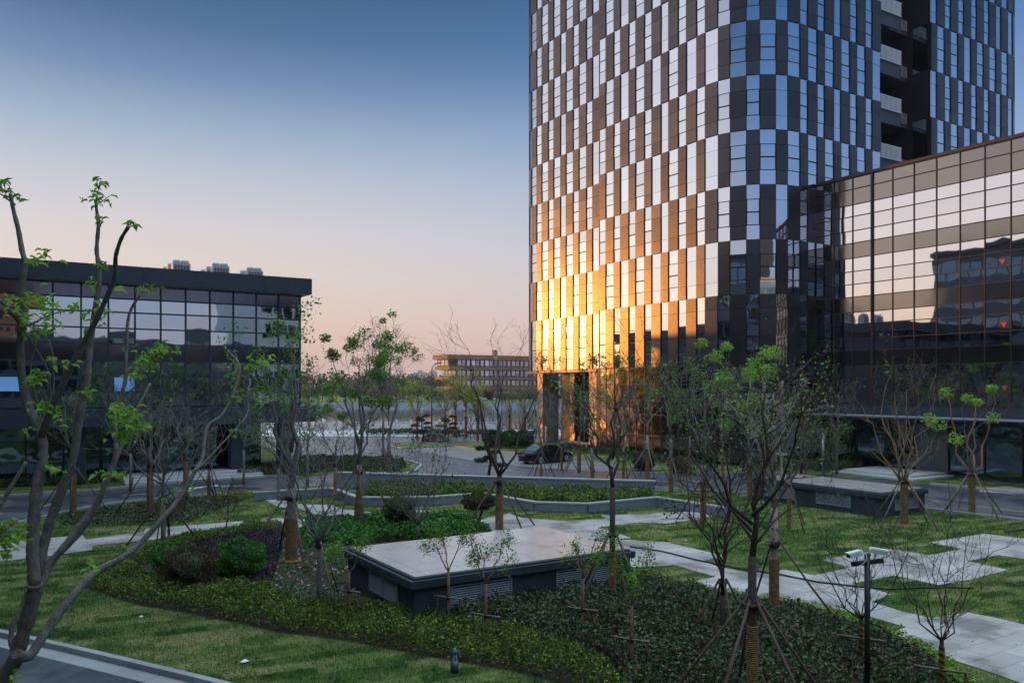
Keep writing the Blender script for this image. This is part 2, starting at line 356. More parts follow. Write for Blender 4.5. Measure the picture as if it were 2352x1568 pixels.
sheet('parking_bay',D((920,1029),(1034,1026),(1160,1040),(1290,1053),(1420,1066),(1400,1082),(1230,1072),(1085,1056),(1000,1041)),.015,M['grasspaver'])
def strip(name,pts,w,z,mat,h=None,kind='structure'):
    mb=MB()
    for p,q in zip(pts,pts[1:]):
        if h: mb.obox(p,q,w,0,h,0)
        else:
            dx,dy=q[0]-p[0],q[1]-p[1]; L=sqrt(dx*dx+dy*dy); nx,ny=-dy/L*w/2,dx/L*w/2
            mb.face([(p[0]-nx,p[1]-ny,z),(q[0]-nx,q[1]-ny,z),(q[0]+nx,q[1]+ny,z),(p[0]+nx,p[1]+ny,z)])
    return tag(mb.build(name,mat),kind=kind)
strip('kerb',D((0,1141),(204,1128),(478,1103),(618,1095),(690,1098)),.28,0,M['kerb'],.12)
strip('kerb',D((-250,1257),(0,1211),(86,1192),(143,1179),(239,1160),(389,1144),(583,1131)),.16,0,M['kerb'],.11)
strip('kerb',D((776,1087),(931,1089),(956,1081),(967,1070),(949,1061.5),(900,1052),(836,1050),(700,1046)),.25,0,M['kerb'],.12)
strip('kerb',D((903,1027),(924,1030.5),(1034,1025),(1160,1039),(1290,1052),(1420,1065)),.25,0,M['kerb'],.12)
strip('kerb',D((1000,1042),(1085,1057),(1230,1074),(1400,1084),(1560,1087),(1800,1084)),.2,0,M['kerb'],.035)
strip('kerb',D((2138,1112),(2352,1136),(2700,1169)),.25,0,M['kerb'],.12)
strip('kerb',D((2700,1241),(2352,1196),(2140,1171),(1900,1141),(1504,1122)),.18,0,M['kerb'],.1)
ln=MB()
def dash(p,q,w=.12,z=.019):
    p=G(*p);q=G(*q); dx,dy=q[0]-p[0],q[1]-p[1]; L=sqrt(dx*dx+dy*dy); nx,ny=-dy/L*w/2,dx/L*w/2
    ln.face([(p[0]-nx,p[1]-ny,z),(q[0]-nx,q[1]-ny,z),(q[0]+nx,q[1]+ny,z),(p[0]+nx,p[1]+ny,z)])
for p,q in [((96,1164),(122,1157)),((278,1139),(335,1134)),((392,1128),(450,1123)),((507,1119),(560,1115)),((0,1181),(6,1179)),((1050,1064),(1078,1069)),((1140,1080),(1190,1084)),((1560,1104),(1640,1107)),((1740,1112),(1790,1116)),((2137,1149),(2157,1152)),((2230,1161),(2352,1176)),((620,1111),(700,1106))]: dash(p,q,.14)
tag(ln.build('road_marking',M['paint_line']),kind='structure')
lw=MB(); _ln=ln; ln=lw
dash((430,1123),(480,1117),.5); dash((480,1117),(540,1115),.2); dash((470,1120),(500,1114),.3)
tag(lw.build('road_arrow_marking',M['white_line']),kind='structure')
# foreground road, gutter and kerb
kb=[G(-120,1432),G(0,1456),G(60,1470),G(160,1492),G(300,1525),G(478,1568),G(700,1625)]
def offs(pts,d):
    out=[]
    for i,p in enumerate(pts):
        a=pts[max(i-1,0)]; b=pts[min(i+1,len(pts)-1)]; dx,dy=b[0]-a[0],b[1]-a[1]; L=sqrt(dx*dx+dy*dy); out.append((p[0]+dy/L*d,p[1]-dx/L*d))
    return out
strip('kerb',offs(kb,.08),.17,0,M['kerb'],.14)
k1=offs(kb,.17); k2=offs(kb,.62)
sheet('gutter_paving',k1+k2[::-1],.012,M['kerb'])
sheet('near_road',k2+[(k2[-1][0],-6),(-30,-6),(-30,k2[0][1])],.008,M['asphalt'])
# granite paths
path_r=D((1380,1236),(1440,1240),(1530,1245),(1597,1261),(1664,1277),(1615,1289),(1646,1301),(1722,1316),(1804,1309),(1871,1322),(1952,1304),(1888,1286),(2018,1264),(2048,1261),(2133,1275),(2209,1261),(2133,1246),(2261,1226),(2352,1237),(2600,1266),(2600,1330),(2352,1284),(2292,1275),(2222,1289),(2316,1309),(2231,1331),(2155,1344),(2054,1322),(1957,1341),(2048,1365),(2003,1383),(2079,1407),(2140,1420),(2222,1407),(2276,1417),(2352,1435),(2700,1540),(2700,1700),(2352,1572),(2291,1550),(2170,1510),(2073,1486),(2012,1463),(2082,1441),(1987,1414),(1911,1397),(1850,1409),(1774,1395),(1728,1379),(1621,1353),(1576,1340),(1643,1325),(1548,1298),(1440,1306))
path_l=D((-200,1300),(-100,1258),(0,1246),(190,1229),(198,1239),(330,1222),(335,1214),(380,1211),(557,1197),(587,1208),(450,1219),(360,1239),(212,1254),(212,1263),(100,1279),(0,1290))
path_c=D((585,1135),(640,1148),(700,1158),(765,1160),(780,1168),(905,1182),(925,1172),(985,1172),(1000,1184),(1100,1196),(1120,1190),(1190,1175),(1172,1180),(1200,1190),(1310,1197),(1390,1192),(1380,1184),(1520,1178),(1600,1174),(1640,1187),(1530,1203),(1470,1200),(1370,1212),(1420,1225),(1450,1236),(1380,1240),(1280,1235),(1200,1232),(1000,1224),(860,1214),(700,1212),(620,1203),(590,1196),(640,1190),(760,1196),(700,1172),(640,1165))
for p,n in ((path_r,'granite_path'),(path_l,'granite_path'),(path_c,'granite_path')): sheet(n,p,.020,M['paving'])
sheet('paver_square',D((2250,1122),(2310,1117),(2352,1122),(2352,1130),(2330,1135),(2250,1129)),.02,M['paving'])
# bed soil
bed_out=D((190,1340),(204,1355),(319,1390),(478,1417),(637,1451),(746,1465),(816,1474),(943,1499),(1038,1518),(1165,1537),(1292,1570),(1500,1640),(1900,1720),(2400,1720),(2191,1568),(2170,1541),(2094,1496),(2018,1465),(1926,1435),(1835,1407),(1682,1383),(1621,1368),(1530,1350),(1451,1331),(1440,1300),(1380,1236),(1290,1232),(1133,1222),(1086,1204),(1006,1192),(895,1190),(689,1203),(605,1206),(446,1231),(382,1247),(287,1285),(205,1318))
sheet('planting_soil',bed_out,.014,M['soil'])

# ================================================================ TOWER
T0=(47.7,42.3); tw=thing('office_tower','tall dark office tower with checkerboard of mirror windows and perforated panels','tower',(*W(*T0),0),A)
def TL(u,v,z=0): return (u-T0[0],v-T0[1],z)
WD,NR=1.205,.965
LEV=[7.8,13.2]+[13.2+4.2*i for i in range(1,10)]          # floor lines
cols=[]   # (p0,p1,flag) going from left end to right end; p in (u,v)
def run(p0,p1,n,first):
    tot=0; ws=[]
    for i in range(n): ws.append(WD if (i%2==0)==first else NR)
    t=sum(ws); a=0; out=[]
    for w in ws:
        b=a+w; out.append(((p0[0]+(p1[0]-p0[0])*a/t,p0[1]+(p1[1]-p0[1])*a/t),(p0[0]+(p1[0]-p0[0])*b/t,p0[1]+(p1[1]-p0[1])*b/t))); a=b
    return out
def arc(c,R,a0,a1,n,first):
    ws=[WD if (i%2==0)==first else NR for i in range(n)]; t=sum(ws); a=0; out=[]
    for w in ws:
        b=a+w; q=[a0+(a1-a0)*a/t,a0+(a1-a0)*b/t]; out.append(tuple((c[0]+R*cos(x),c[1]+R*sin(x)) for x in q)); a=b
    return out
R=5.0
segs=[]
segs.append(('arcL',arc((49.6+R,74.2),R,pi/2,pi,7,True)))
lf=run((49.6,74.2),(49.6,60.9),12,False); segs.append(('left',lf))
rt=run((47.7,60.8),(47.7,47.3),13,False)
# keep the measured narrow strip at the groove: a half-width first column
segs.append(('right',rt))
segs.append(('arcM',arc((47.7+R,47.3),R,pi,1.5*pi,7,True)))
segs.append(('sideA',run((52.7,42.3),(62.9,42.3),10,False)))
segs.append(('sideB',run((70.2,42.3),(83.1,42.3),12,False)))
segs.append(('arcR',arc((83.1,47.3),R,1.5*pi,2*pi,7,True)))
parity={'arcL':0,'left':1,'right':0,'arcM':1,'sideA':0,'sideB':1,'arcR':1}
clad=MB(); wins=[]; trims=MB()
def facade_pt(p,q,s,off,z):   # s metres along, off outward (to the right of p->q reversed)
    dx,dy=q[0]-p[0],q[1]-p[1]; L=sqrt(dx*dx+dy*dy); nx,ny=-dy/L,dx/L
    return (p[0]+dx/L*s-nx*off*-1*-1 if False else p[0]+dx/L*s+nx*off*SGN, p[1]+dy/L*s+ny*off*SGN, z)
SGN=-1   # walking left end -> front -> right side the outside is on the right hand
def fbox(mb,p,q,s0,s1,o0,o1,z0,z1,mat=0,uvu=0):
    c=[facade_pt(p,q,s,o,0)[:2] for s,o in ((s0,o0),(s1,o0),(s1,o1),(s0,o1))]
    c=[(a[0]-T0[0],a[1]-T0[1]) for a in c]
    f=[(0,1,z0),(0,1,z1)]
    # outward face c3-c2 with uv
    mb.face([(*c[3],z0),(*c[2],z0),(*c[2],z1),(*c[3],z1)],mat,[(uvu,z0),(uvu+s1-s0,z0),(uvu+s1-s0,z1),(uvu,z1)])
    mb.face([(*c[0],z0),(*c[3],z0),(*c[3],z1),(*c[0],z1)],mat,[(.02,.02)]*4)
    mb.face([(*c[2],z0),(*c[1],z0),(*c[1],z1),(*c[2],z1)],mat,[(.02,.02)]*4)
    mb.face([(*c[3],z1),(*c[2],z1),(*c[1],z1),(*c[0],z1)],mat,[(.02,.02)]*4)
    mb.face([(*c[0],z0),(*c[1],z0),(*c[2],z0),(*c[3],z0)],mat,[(.02,.02)]*4)
def gquad(mb,p,q,s0,s1,o,z0,z1,mat=0,tilt=0,yaw=0):
    pts=[]
    for s,z,dz in ((s0,z0,-1),(s1,z0,-1),(s1,z1,1),(s0,z1,1)):
        oo=o+tilt*dz*(z1-z0)/2+(yaw*(1 if s==s1 else -1)*(s1-s0)/2)
        a=facade_pt(p,q,s,oo,z); pts.append((a[0]-T0[0],a[1]-T0[1],z))
    mb.face(pts,mat)
def seglen(p,q): return sqrt((p[0]-q[0])**2+(p[1]-q[1])**2)
def rt_(s=.0028): return random.gauss(0,s)
def add_window(p,q,z0,z1,style,tall):
    mb=MB(); L=seglen(p,q); h=z1-z0
    if style==0: fr=[0,.25,.72,1] if not tall else [0,.22,.42,.82,1]
    else: fr=[0,.26,.5,.74,1] if not tall else [0,.2,.4,.6,.8,1]
    for i in range(len(fr)-1):
        a,b=z0+fr[i]*h,z0+fr[i+1]*h
        opening=(style==1 and 0<i<len(fr)-2 and i<3)
        e=.055 if opening else .012
        o=.03 if not opening else .045
        gquad(mb,p,q,e+.01,L-e-.01,o,a+e,b-e,0,rt_(),rt_())
    # dark backing frame
    fbox(mb,p,q,0.004,L-.004,-.06,.018,z0+.004,z1-.004,1)
    wins.append((mb,(p,q,z0)))
gi=0
for name,cl in segs:
    for ci,(p,q) in enumerate(cl):
        L=seglen(p,q); style=(0 if (ci+{'left':1,'right':2,'arcM':0,'sideA':1,'sideB':0}.get(name,0))%5==0 else 1)
        if name=='right' and ci%4==3: style=0
        low=name in('arcM','sideA','sideB','arcR')
        levels=([.25,3.6] if low else [])+LEV
        for fi in range(len(levels)-1):
            z0,z1=levels[fi],levels[fi+1]; fidx=fi-(2 if low else 0)
            if name=='sideB' and z1<17: continue
            if (ci+fidx+parity[name])%2==0:
                add_window(p,q,z0,z1,style,fidx==0)
            else:
                h=z1-z0; fr=[0,.25,.72,1] if fidx!=0 else [0,.42,.8,1]
                for i in range(3): fbox(clad,p,q,.012,L-.012,.0,.13,z0+fr[i]*h+.012,z0+fr[i+1]*h-.012,0,gi*1.3)
        gi+=1
# keep the 100 windows showing largest as parts
def dist_key(w):
    (p,q,z0)=w[1]; x,y=W((p[0]+q[0])/2,(p[1]+q[1])/2)
    px=CX+F*x/y; py=HOR-(z0+2-HC)/y*F
    vis = (px<2340 and py>-60) and y<110
    # facing: side arcs at the far ends are hidden
    return (0 if vis else 1, y)
wins.sort(key=dist_key)
rest=MB()
for k,(mb,_) in enumerate(wins):
    if k<100: mb.build('window',[M['glass_tower'],M['core']],tw)
    else:
        n=len(rest.v); rest.v+=mb.v; rest.f+=[tuple(i+n for i in f) for f in mb.f]; rest.m+=mb.m; rest.uv+=mb.uv; rest.sm+=mb.sm
o=rest.build('window_array',[M['glass_tower'],M['core']],tw); o['kind']='stuff'
clad.build('perforated_panel',M['perf'],tw)
# body behind the facade
def outline(ins, ul=49.6):
    pts=[]
    for k in range(9): a=pi/2+pi/2*k/8; pts.append((49.6+R+(R-ins)*cos(a),74.2+(R-ins)*sin(a)))
    pts+=[(49.6+ins,61.2),(47.7+ins,61.2-ins)]
    for k in range(9): a=pi+pi/2*k/8; pts.append((47.7+R+(R-ins)*cos(a),47.3+(R-ins)*sin(a)))
    pts+=[(62.9-.02,42.3+ins),(62.9-.02,47.0),(70.2+.02,47.0),(70.2+.02,42.3+ins)]
    for k in range(9): a=1.5*pi+pi/2*k/8; pts.append((83.1+(R-ins)*cos(a),47.3+(R-ins)*sin(a)))
    pts+=[(88.1-ins,79.2-ins)]
    return [(a-T0[0],b-T0[1]) for a,b in pts]
bd=MB(); bd.prism(outline(.09),7.8,LEV[-1]+.4)
bd.build('wall',M['core'],tw)
# lower body: lobby (right part) and recessed volume (left part)
lo=MB()
def T(u,v): return (u-T0[0],v-T0[1])
pl=[(56,78.6),(56,61.5),(47.8,61.5),(47.8,47.3)]
for k in range(1,9): a=pi+pi/2*k/8; pl.append((47.7+R+(R-.09)*cos(a),47.3+(R-.09)*sin(a)))
pl+=[(88,42.4),(88,78.6)]
lo.prism([T(*p) for p in pl],0.02,7.795); lo.build('lower_wall',M['core'],tw)
sf=MB(); sf.prism([T(*p) for p in ((49.62,60.9),(49.62,74.2),(50.4,77.2),(54.0,79.0),(56,79.1),(56,60.9))],7.55,7.79); sf.build('soffit',M['column'],tw)
# lobby curtain wall under the right part
lob=MB(); lm=MB()
zz=[.15,1.9,3.7,4.9,6.3,7.75]
for (p,q) in rt:
    L=seglen(p,q)
    for a,b in zip(zz,zz[1:]): gquad(lob,p,q,.03,L-.03,.02,a+.03,b-.03,0,rt_(.003),rt_(.003))
    fbox(lm,p,q,-.03,.03,.0,.06,.1,7.76)
for a in zz: 
    for (p,q) in rt: fbox(lm,p,q,.03,seglen(p,q)-.03,.0,.05,a-.03,a+.03)
lob.build('lobby_glazing',M['glass_lobby'],tw); lm.build('lobby_mullion',M['mullion_wing'],tw)
# colonnade under the left part
def tbox(mb,u0,u1,v0,v1,z0,z1,mat=0): mb.box(u0-T0[0],u1-T0[0],v0-T0[1],v1-T0[1],z0,z1,mat)
for (v0,v1,u1) in ((73.6,74.6,52.0),(64.1,65.4,51.2)):
    c=MB(); tbox(c,49.9,u1,v0,v1,0,3.9); tbox(c,49.9,u1,v0,v1,3.93,7.54); c.build('column',M['column'],tw)
c=MB(); tbox(c,51.6,51.8,61.0,73.0,0,.35); c.build('base_wall',M['wallstone'],tw)
gl=MB(); 
for i,(v0,v1) in enumerate(((70.9,73.4),(68.3,70.8),(65.9,68.2))):
    for z0,z1 in ((.1,3.8),(3.9,7.5)): gl.face([(53.4-T0[0],v1-T0[1],z0),(53.4-T0[0],v0-T0[1],z0),(53.4-T0[0],v0-T0[1],z1),(53.4-T0[0],v1-T0[1],z1)])
gl.build('recess_glazing',M['glass_lobby'],tw)
c=MB(); tbox(c,49.9,53.2,61.3,64.0,3.4,4.5); tbox(c,49.9,50.1,61.3,64.0,2.2,3.38); c.build('balcony_slab',M['column'],tw)
rl=MB(); tbox(rl,49.95,50.0,61.3,64.0,5.5,5.56)
for k in range(19): tbox(rl,49.96,49.99,61.35+k*.145,61.39+k*.145,4.52,5.49)
rl.build('railing',M['white'],tw)
ac=thing('air_conditioner','white air conditioner cabinet behind the railing of the tower balcony','air conditioner',(*W(51.2,62.0),4.5),A)
b_=MB(); b_.box(-.35,.35,-.55,.55,.08,1.75); b_.build('casing',M['white'],ac)
b_=MB()
for k in range(9): b_.box(-.37,-.352,-.45,.45,.25+k*.16,.35+k*.16)
b_.build('grille',M['grille'],ac)
b_=MB(); b_.box(-.3,.3,-.5,-.4,0,.08); b_.box(-.3,.3,.4,.5,0,.08); b_.build('foot',M['grille'],ac)
# recess with balconies on the right flank
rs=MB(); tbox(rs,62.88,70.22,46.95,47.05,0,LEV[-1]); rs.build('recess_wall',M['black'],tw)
for k,z in enumerate(LEV[3:]):
    sl=MB(); tbox(sl,62.92,66.9,43.0,46.9,z-.30,z-.0); tbox(sl,62.92,66.9,43.0,43.12,z-1.25,z-.302); s_=sl.build('balcony',M['charcoal'],tw)
    r_=MB()
    tbox(r_,63.0,66.9,42.86,42.90,z+1.06,z+1.1); tbox(r_,63.0,66.9,42.86,42.90,z-.1,z-.05)
    for j in range(22): tbox(r_,63.02+j*.176,63.09+j*.176,42.86,42.9,z-.049,z+1.059)
    r_.build('railing',M['white'],s_)
    s2=MB(); tbox(s2,67.4,70.15,44.4,46.9,z-.5,z-.2); b2=s2.build('balcony',M['charcoal'],tw)
    r2=MB()
    for j in range(13): tbox(r2,67.45+j*.2,67.5+j*.2,44.3,44.34,z-.19,z+.8)
    r2.build('railing',M['acgrey'],b2)
    w_=MB(); gx=63.2; 
    tbox(w_,63.6,63.68,46.86,46.9,z+.1,z+2.2); tbox(w_,64.5,64.58,46.86,46.9,z+.1,z+2.2); tbox(w_,63.6,64.58,46.86,46.9,z+2.2,z+2.28); w_.build('balcony_door_frame',M['acgrey'],tw)
gq=MB()
for k,(z0,z1) in enumerate(zip(LEV[2:],LEV[3:])):
    if k%2==0:
        gq=MB(); gq.face([(70.17-T0[0],43.9-T0[1],z0+.05),(70.17-T0[0],42.5-T0[1],z0+.05),(70.17-T0[0],42.5-T0[1],z1-.05),(70.17-T0[0],43.9-T0[1],z1-.05)])
        gq.build('return_window',M['glass_tower'],tw)

# ================================================================ WING (right)
wg=thing('glass_wing_building','dark bronze glass office block with gridded curtain wall joining the tower','building',(*W(54.6,42.2),0),A)
bw=1.63; nb=84
zrow=[4.8,5.72,6.76,7.67, 8.8,9.7,10.8,11.68, 12.84,13.8,14.76,15.77, 16.9,17.82,18.9,19.78, 20.96,21.8]
spand=lambda i: i in(3,7,11,15,16)
floors=[(0,3),(4,7),(8,11),(12,15)]
sps={}; ml=MB()
def wq(mb,y0,y1,z0,z1,o=0.0,mat=0):
    t=rt_(.0015); w=rt_(.0015)
    a=(z1-z0)/2*t; c=(y1-y0)/2*w
    mb.face([(-o+a+c,y1,z0),(-o+a-c,y0,z0),(-o-a-c,y0,z1),(-o-a+c,y1,z1)],mat)
allw=[]
for b in range(nb):
    y1=-bw*b; y0=y1-bw
    for i in range(len(zrow)-1):
        if spand(i): wq(sps.setdefault(i,MB()),y0+.03,y1-.03,zrow[i]+.03,zrow[i+1]-.03)
    for f0,f1 in floors:
        mb=MB()
        for i in range(f0,f1): wq(mb,y0+.03,y1-.03,zrow[i]+.03,zrow[i+1]-.03)
        allw.append((b,mb))
rest=MB()
for b,mb in allw:
    if b<16: mb.build('window',M['glass_wing'],wg)
    else:
        n=len(rest.v); rest.v+=mb.v; rest.f+=[tuple(i+n for i in f) for f in mb.f]; rest.m+=mb.m; rest.uv+=mb.uv; rest.sm+=mb.sm
o=rest.build('window_array',M['glass_wing'],wg); o['kind']='stuff'
[q.build('spandrel',M['spandrel'],wg) for q in sps.values()]
for z in zrow: ml.box(-.06,.05,-nb*bw,-.001,z-.028,z+.028)
for b in range(1,nb+1): ml.box(-.065,.05,-b*bw-.028,-b*bw+.028,4.6,21.83)
ml.box(-.12,.05,-5*bw*.6-.08,-5*bw*.6+.08,4.6,21.8)
ml.build('mullion',M['mullion_wing'],wg)
b_=MB(); b_.box(.06,26,-nb*bw,-.05,3.7,21.9); b_.box(1.6,25,-nb*bw,-.1,0,3.695); b_.build('wall',M['core'],wg)
b_=MB(); b_.box(-.14,.3,-nb*bw,-.05,21.84,22.05); b_.build('parapet',M['mullion_wing'],wg)
b_=MB(); b_.box(-.1,.05,-nb*bw,-.05,3.55,4.74); b_.build('band',M['charcoal'],wg)
cn=MB(); cn.box(-2.4,-.11,-nb*bw,-1.0,3.98,4.06)
for k in range(26): cn.box(-2.3,-.12,-2-k*2.05,-1.94-k*2.05,3.84,3.975)
cn.build('canopy',M['wallstone'],wg)
gf=MB(); gm=MB()
for b in range(22):
    y1=-.6-b*2.4; y0=y1-2.4
    if b in (3,): continue
    gf=MB()
    for z0,z1 in ((.2,2.75),(2.8,3.5)):
        gf.face([(.8,y1-.04,z0),(.8,y0+.04,z0),(.8,y0+.04,z1),(.8,y1-.04,z1)])
    gf.build('ground_window',M['glass_low'],wg)
    gm.box(.72,.86,y1-.04,y1+.04,.16,3.52)
    gm.box(.74,.86,y0+.05,y1-.05,2.74,2.81)
gm.build('ground_mullion',M['mullion'],wg)
b_=MB(); b_.box(.85,1.5,-nb*bw,-.1,.03,3.54); b_.box(.7,1.0,-nb*bw,-.1,0.02,.158); b_.build('plinth',M['dark_stone'],wg)
dr=MB(); yy=-.6-3*2.4
dr.box(.66,.84,yy-2.36,yy-1.22,.17,2.3); dr.box(.66,.84,yy-1.2,yy-.04,.17,2.3); dr.box(.66,.84,yy-2.36,yy-.04,2.32,3.5)
d_=dr.build('door',simple('pale_grey_door_panel',(.16,.17,.19),.5,.2,.06),wg)
h_=MB(); h_.box(.60,.655,yy-1.15,yy-1.08,.9,1.3); h_.box(.60,.655,yy-1.34,yy-1.27,.9,1.3); h_.build('handle',M['acgrey'],d_)
tr=MB()
for (px,py) in ((2303,602),(2306,746),(2308,892)):
    k=(px-CX)/F; Y=54.55/(.848*k+.53); v=Y*(.848-.53*k); z=HC-(py-HOR)/F*Y
    y=v-42.2
    tr.prism([(0,0),(0,0),(0,0)],0,0) if False else None
    tr.face([(-.075,y+.2,z+.17),(-.075,y,z-.17),(-.075,y-.2,z+.17)])
tr.build('fire_access_sign',M['redsign'],wg,'red downward triangle stickers on the glass')
# steps and slabs in front of wing door
st=thing('entrance_steps','low white entrance steps and landing by the pale grey door of the glass wing','steps',(*W(50.4,34.4),0),A)
s_=MB(); s_.box(-.5,4.2,-3.2,3.0,.021,.16); s_.build('lower_step',M['step'],st); s_=MB(); s_.box(.2,4.3,-2.6,2.6,.161,.30); s_.build('landing',M['step'],st)

# ================================================================ LEFT HALL
U1=18.5; hl=thing('glass_hall_building','three storey slate grey glass hall with overhanging flat roof beside the road','building',(*W(U1,58.5),0),A)
bays=15; bw2=1.56
zr=[4.85,5.79,6.76, 7.76,  8.88,9.88,10.92,11.80,12.75]
hw=[];sps={};ml=MB()
def hq(mb,x0,x1,z0,z1,o=0.0,mat=0,s=.0045):
    t=rt_(s); w=rt_(s); a=(z1-z0)/2*t; c=(x1-x0)/2*w
    mb.face([(x0,-o+a-c,z0),(x1,-o+a+c,z0),(x1,-o-a+c,z1),(x0,-o-a-c,z1)],mat)
for b in range(bays):
    x1=-bw2*b-(0 if b else .0); x0=x1-bw2
    for f,(i0,i1) in enumerate(((0,3),(4,7))):
        mb=MB()
        for i in range(i0,i1): hq(mb,x0+.045,x1-.045,zr[i]+.04,zr[i+1]-.04)
        mb.build('window',M['glass_hall'],hl)
    for i in (3,7): hq(sps.setdefault(i,MB()),x0+.045,x1-.045,zr[i]+.04,zr[i+1]-.04,0,0,.002)
    ml.box(x0-.05,x0+.05,-.09,.05,4.75,12.8)
ml.box(-.05,.05,-.09,.05,4.75,12.8)
for z in zr: ml.box(-bays*bw2,0.0,-.075,.05,z-.045,z+.045)
[q.build('spandrel',M['spandrel_hall'],hl) for q in sps.values()]; ml.build('mullion',M['charcoal'],hl)
HLn=bays*bw2
b_=MB(); b_.box(-HLn,-.01,.06,35.4,3.7,12.9); b_.box(-HLn,-2.2,2.2,35,0.02,3.695); b_.build('wall',M['charcoal'],hl)
b_=MB()
x=.55
while x>-HLn: 
    x2=max(-HLn-.01,x-1.56*(1 if x<.5 else 1.1)); b_.box(x2+.008,x-.008,-1.0,-.97,12.72,13.82); x=x2
b_.box(-HLn,.54,-.968,35.9,12.75,13.75)
b_.box(.55,.57,-.96,35.9,12.72,13.82)
b_.build('roof_fascia',M['charcoal'],hl)
b_=MB(); b_.box(-HLn,.54,-.95,.04,12.70,12.745); b_.build('soffit',simple('light_soffit',(.35,.33,.32),.6),hl)
b_=MB(); b_.box(-HLn,.9,-1.0,2.2,3.62,4.72); b_.box(-HLn,.9,2.21,35,3.62,3.9); b_.build('band',M['charcoal'],hl)
for (xa,xb) in ((-1.55,-.75),(-4.9,-4.05),(-9.6,-8.9),(-14.5,-13.8),(-19.3,-18.6)):
    b_=MB(); b_.box(xa,xb,-.3,.6,0.02,3.61); b_.build('column',M['dark_stone'],hl)
gf=MB();gm=MB()
for k in range(10):
    x1=-2.3-k*2.1;x0=x1-2.1
    gf=MB()
    for z0,z1 in ((.35,2.6),(2.68,3.55)): gf.face([(x0+.05,1.9,z0),(x1-.05,1.9,z0),(x1-.05,1.9,z1),(x0+.05,1.9,z1)])
    gf.build('ground_window',M['glass_low'],hl)
    gm.box(x0-.05,x0+.05,1.82,2.0,.3,3.6); gm.box(x0+.06,x1-.06,1.84,2.0,2.6,2.68)
gm.build('ground_mullion',M['mullion'],hl)
b_=MB(); b_.box(-HLn,-2.0,1.3,2.1,.03,.29); b_.build('plinth',M['step'],hl)
# opened tilted panes that catch the blue sky
for (bx,w_) in ((7,.8),(11,1.0)):
    p_=MB(); x1=-bw2*bx-.05; x0=x1-bw2*w_+.06; p_.face([(x0,-.12,5.85),(x1,-.12,5.85),(x1,-.62,6.70),(x0,-.62,6.70)] if False else [(x0,-.27,5.85),(x1,-.27,5.85),(x1,-.10,6.72),(x0,-.10,6.72)]); p_.build('open_window',glassy('open_pane_glass',(.75,.8,.85),.02,.0),hl,'tilted open pane reflecting the blue upper sky')
# hall steps
hs=thing('entrance_steps','wide pale steps in front of the recessed hall entrance','steps',(*W(U1-7.2,58.5),0),A)
for k in range(3):
    s_=MB(); s_.box(-4.6+.0,4.0,-2.6+k*.55,-2.6+(k+1)*.55-.003 if k<2 else .9,.0+.013,.14*(k+1)); s_.build('step',M['step'],hs)
# roof condensers: three rows
def condenser():
    t=thing('roof_condenser','','air conditioner')
    b=MB(); b.box(-.62,.62,-.42,.42,.12,1.72); b.build('casing',M['acgrey'],t)
    for sx in (-.3,.3):
        b=MB(); b.lathe([(.25,1.72),(.29,1.74),(.29,1.98),(.26,1.99),(.25,1.90),(0.001,1.88)],(sx,0,0),14); b.build('fan_shroud',M['acgrey'],t)
    b=MB()
    for i in range(5):
        for j in range(7): b.box(-.52+i*.215,-.36+i*.215,-.435,-.421,.62+j*.14,.71+j*.14)
    b.build('grille',M['grille'],t)
    b=MB(); b.box(-.6,.6,-.4,-.3,0,.12); b.box(-.6,.6,.3,.4,0,.12); b.build('foot',M['grille'],t)
    return t
c0=condenser(); first=True
rows=[('left',(415,66.0),4),('middle',(505,66.0),4),('right',(583,67.0),3)]
names=['nearest','second','third','rearmost']
for rn,(px,vv),n in rows:
    k=(px-CX)/F; Y=vv/(.848-.53*k); u=Y*(.848*k+.53)
    for i in range(n):
        nm=names[i] if i<n-1 else 'rearmost'
        lab=f'grey rooftop condenser with fan shrouds, {nm} unit of the {rn} row on the hall roof'
        loc=(*W(u,vv+i*2.1),13.76)
        if first: c0.location=loc; c0.rotation_euler=(0,0,A); c0['label']=lab; c0['group']='condensers on the hall roof'; first=False
        else: dup(c0,loc,A,lab)
for _o in bpy.data.objects:
    if _o.name.startswith('roof_condenser'): _o.scale=(1,1,.94)

# ================================================================ off-frame neighbours mirrored in the glass
nbk=thing('side_office_block','dark glazed office block with balconies mirrored in the glass wing','building',(*W(-4.6,-62),0),A)
b_=MB(); b_.box(-18,0,0,130,0,24.6); b_.build('wall',simple('blue_grey_cladding',(.08,.095,.115),.6,0,.2,.3),nbk)
b_=MB()
for k in range(6):
    for j in range(75): b_.box(.001,.05,.3+j*1.73,1.85+j*1.73,1+k*4,3.4+k*4)
b_.build('glazing',M['glass_low'],nbk)
b_=MB(); b_.box(-18.3,.4,-.3,130.3,24.61,25.2); b_.build('roof',M['charcoal'],nbk)
def mirrored(name,label,u,v,w,d,h,mat,taper=True):
    t=thing(name,label,'building',(*W(u,v),0),A)
    b=MB(); b.box(-w/2,w/2,-d/2,d/2,0,h); b.build('wall',mat,t)
    wn=MB()
    for k in range(int(h/3.6)):
        for j in range(int(w/2.6)):
            wn.box(-w/2+.5+j*2.6,-w/2+1.9+j*2.6,d/2+.001,d/2+.05,1.2+k*3.6,3.0+k*3.6)
    wn.build('window_array',M['black'],t)
    if taper:
        r=MB(); r.idx([(-w/2,-d/2,h+.01),(w/2,-d/2,h+.01),(w/2,d/2,h+.01),(-w/2,d/2,h+.01),(0,0,h+w*.9)],[(0,1,4),(1,2,4),(2,3,4),(3,0,4),(3,2,1,0)]); r.build('roof',mat,t)
    return t
mirrored('brown_apartment_tower','tall brown residential tower mirrored in the leftmost hall windows',-2,-110,17,16,52,M['brownwall'])
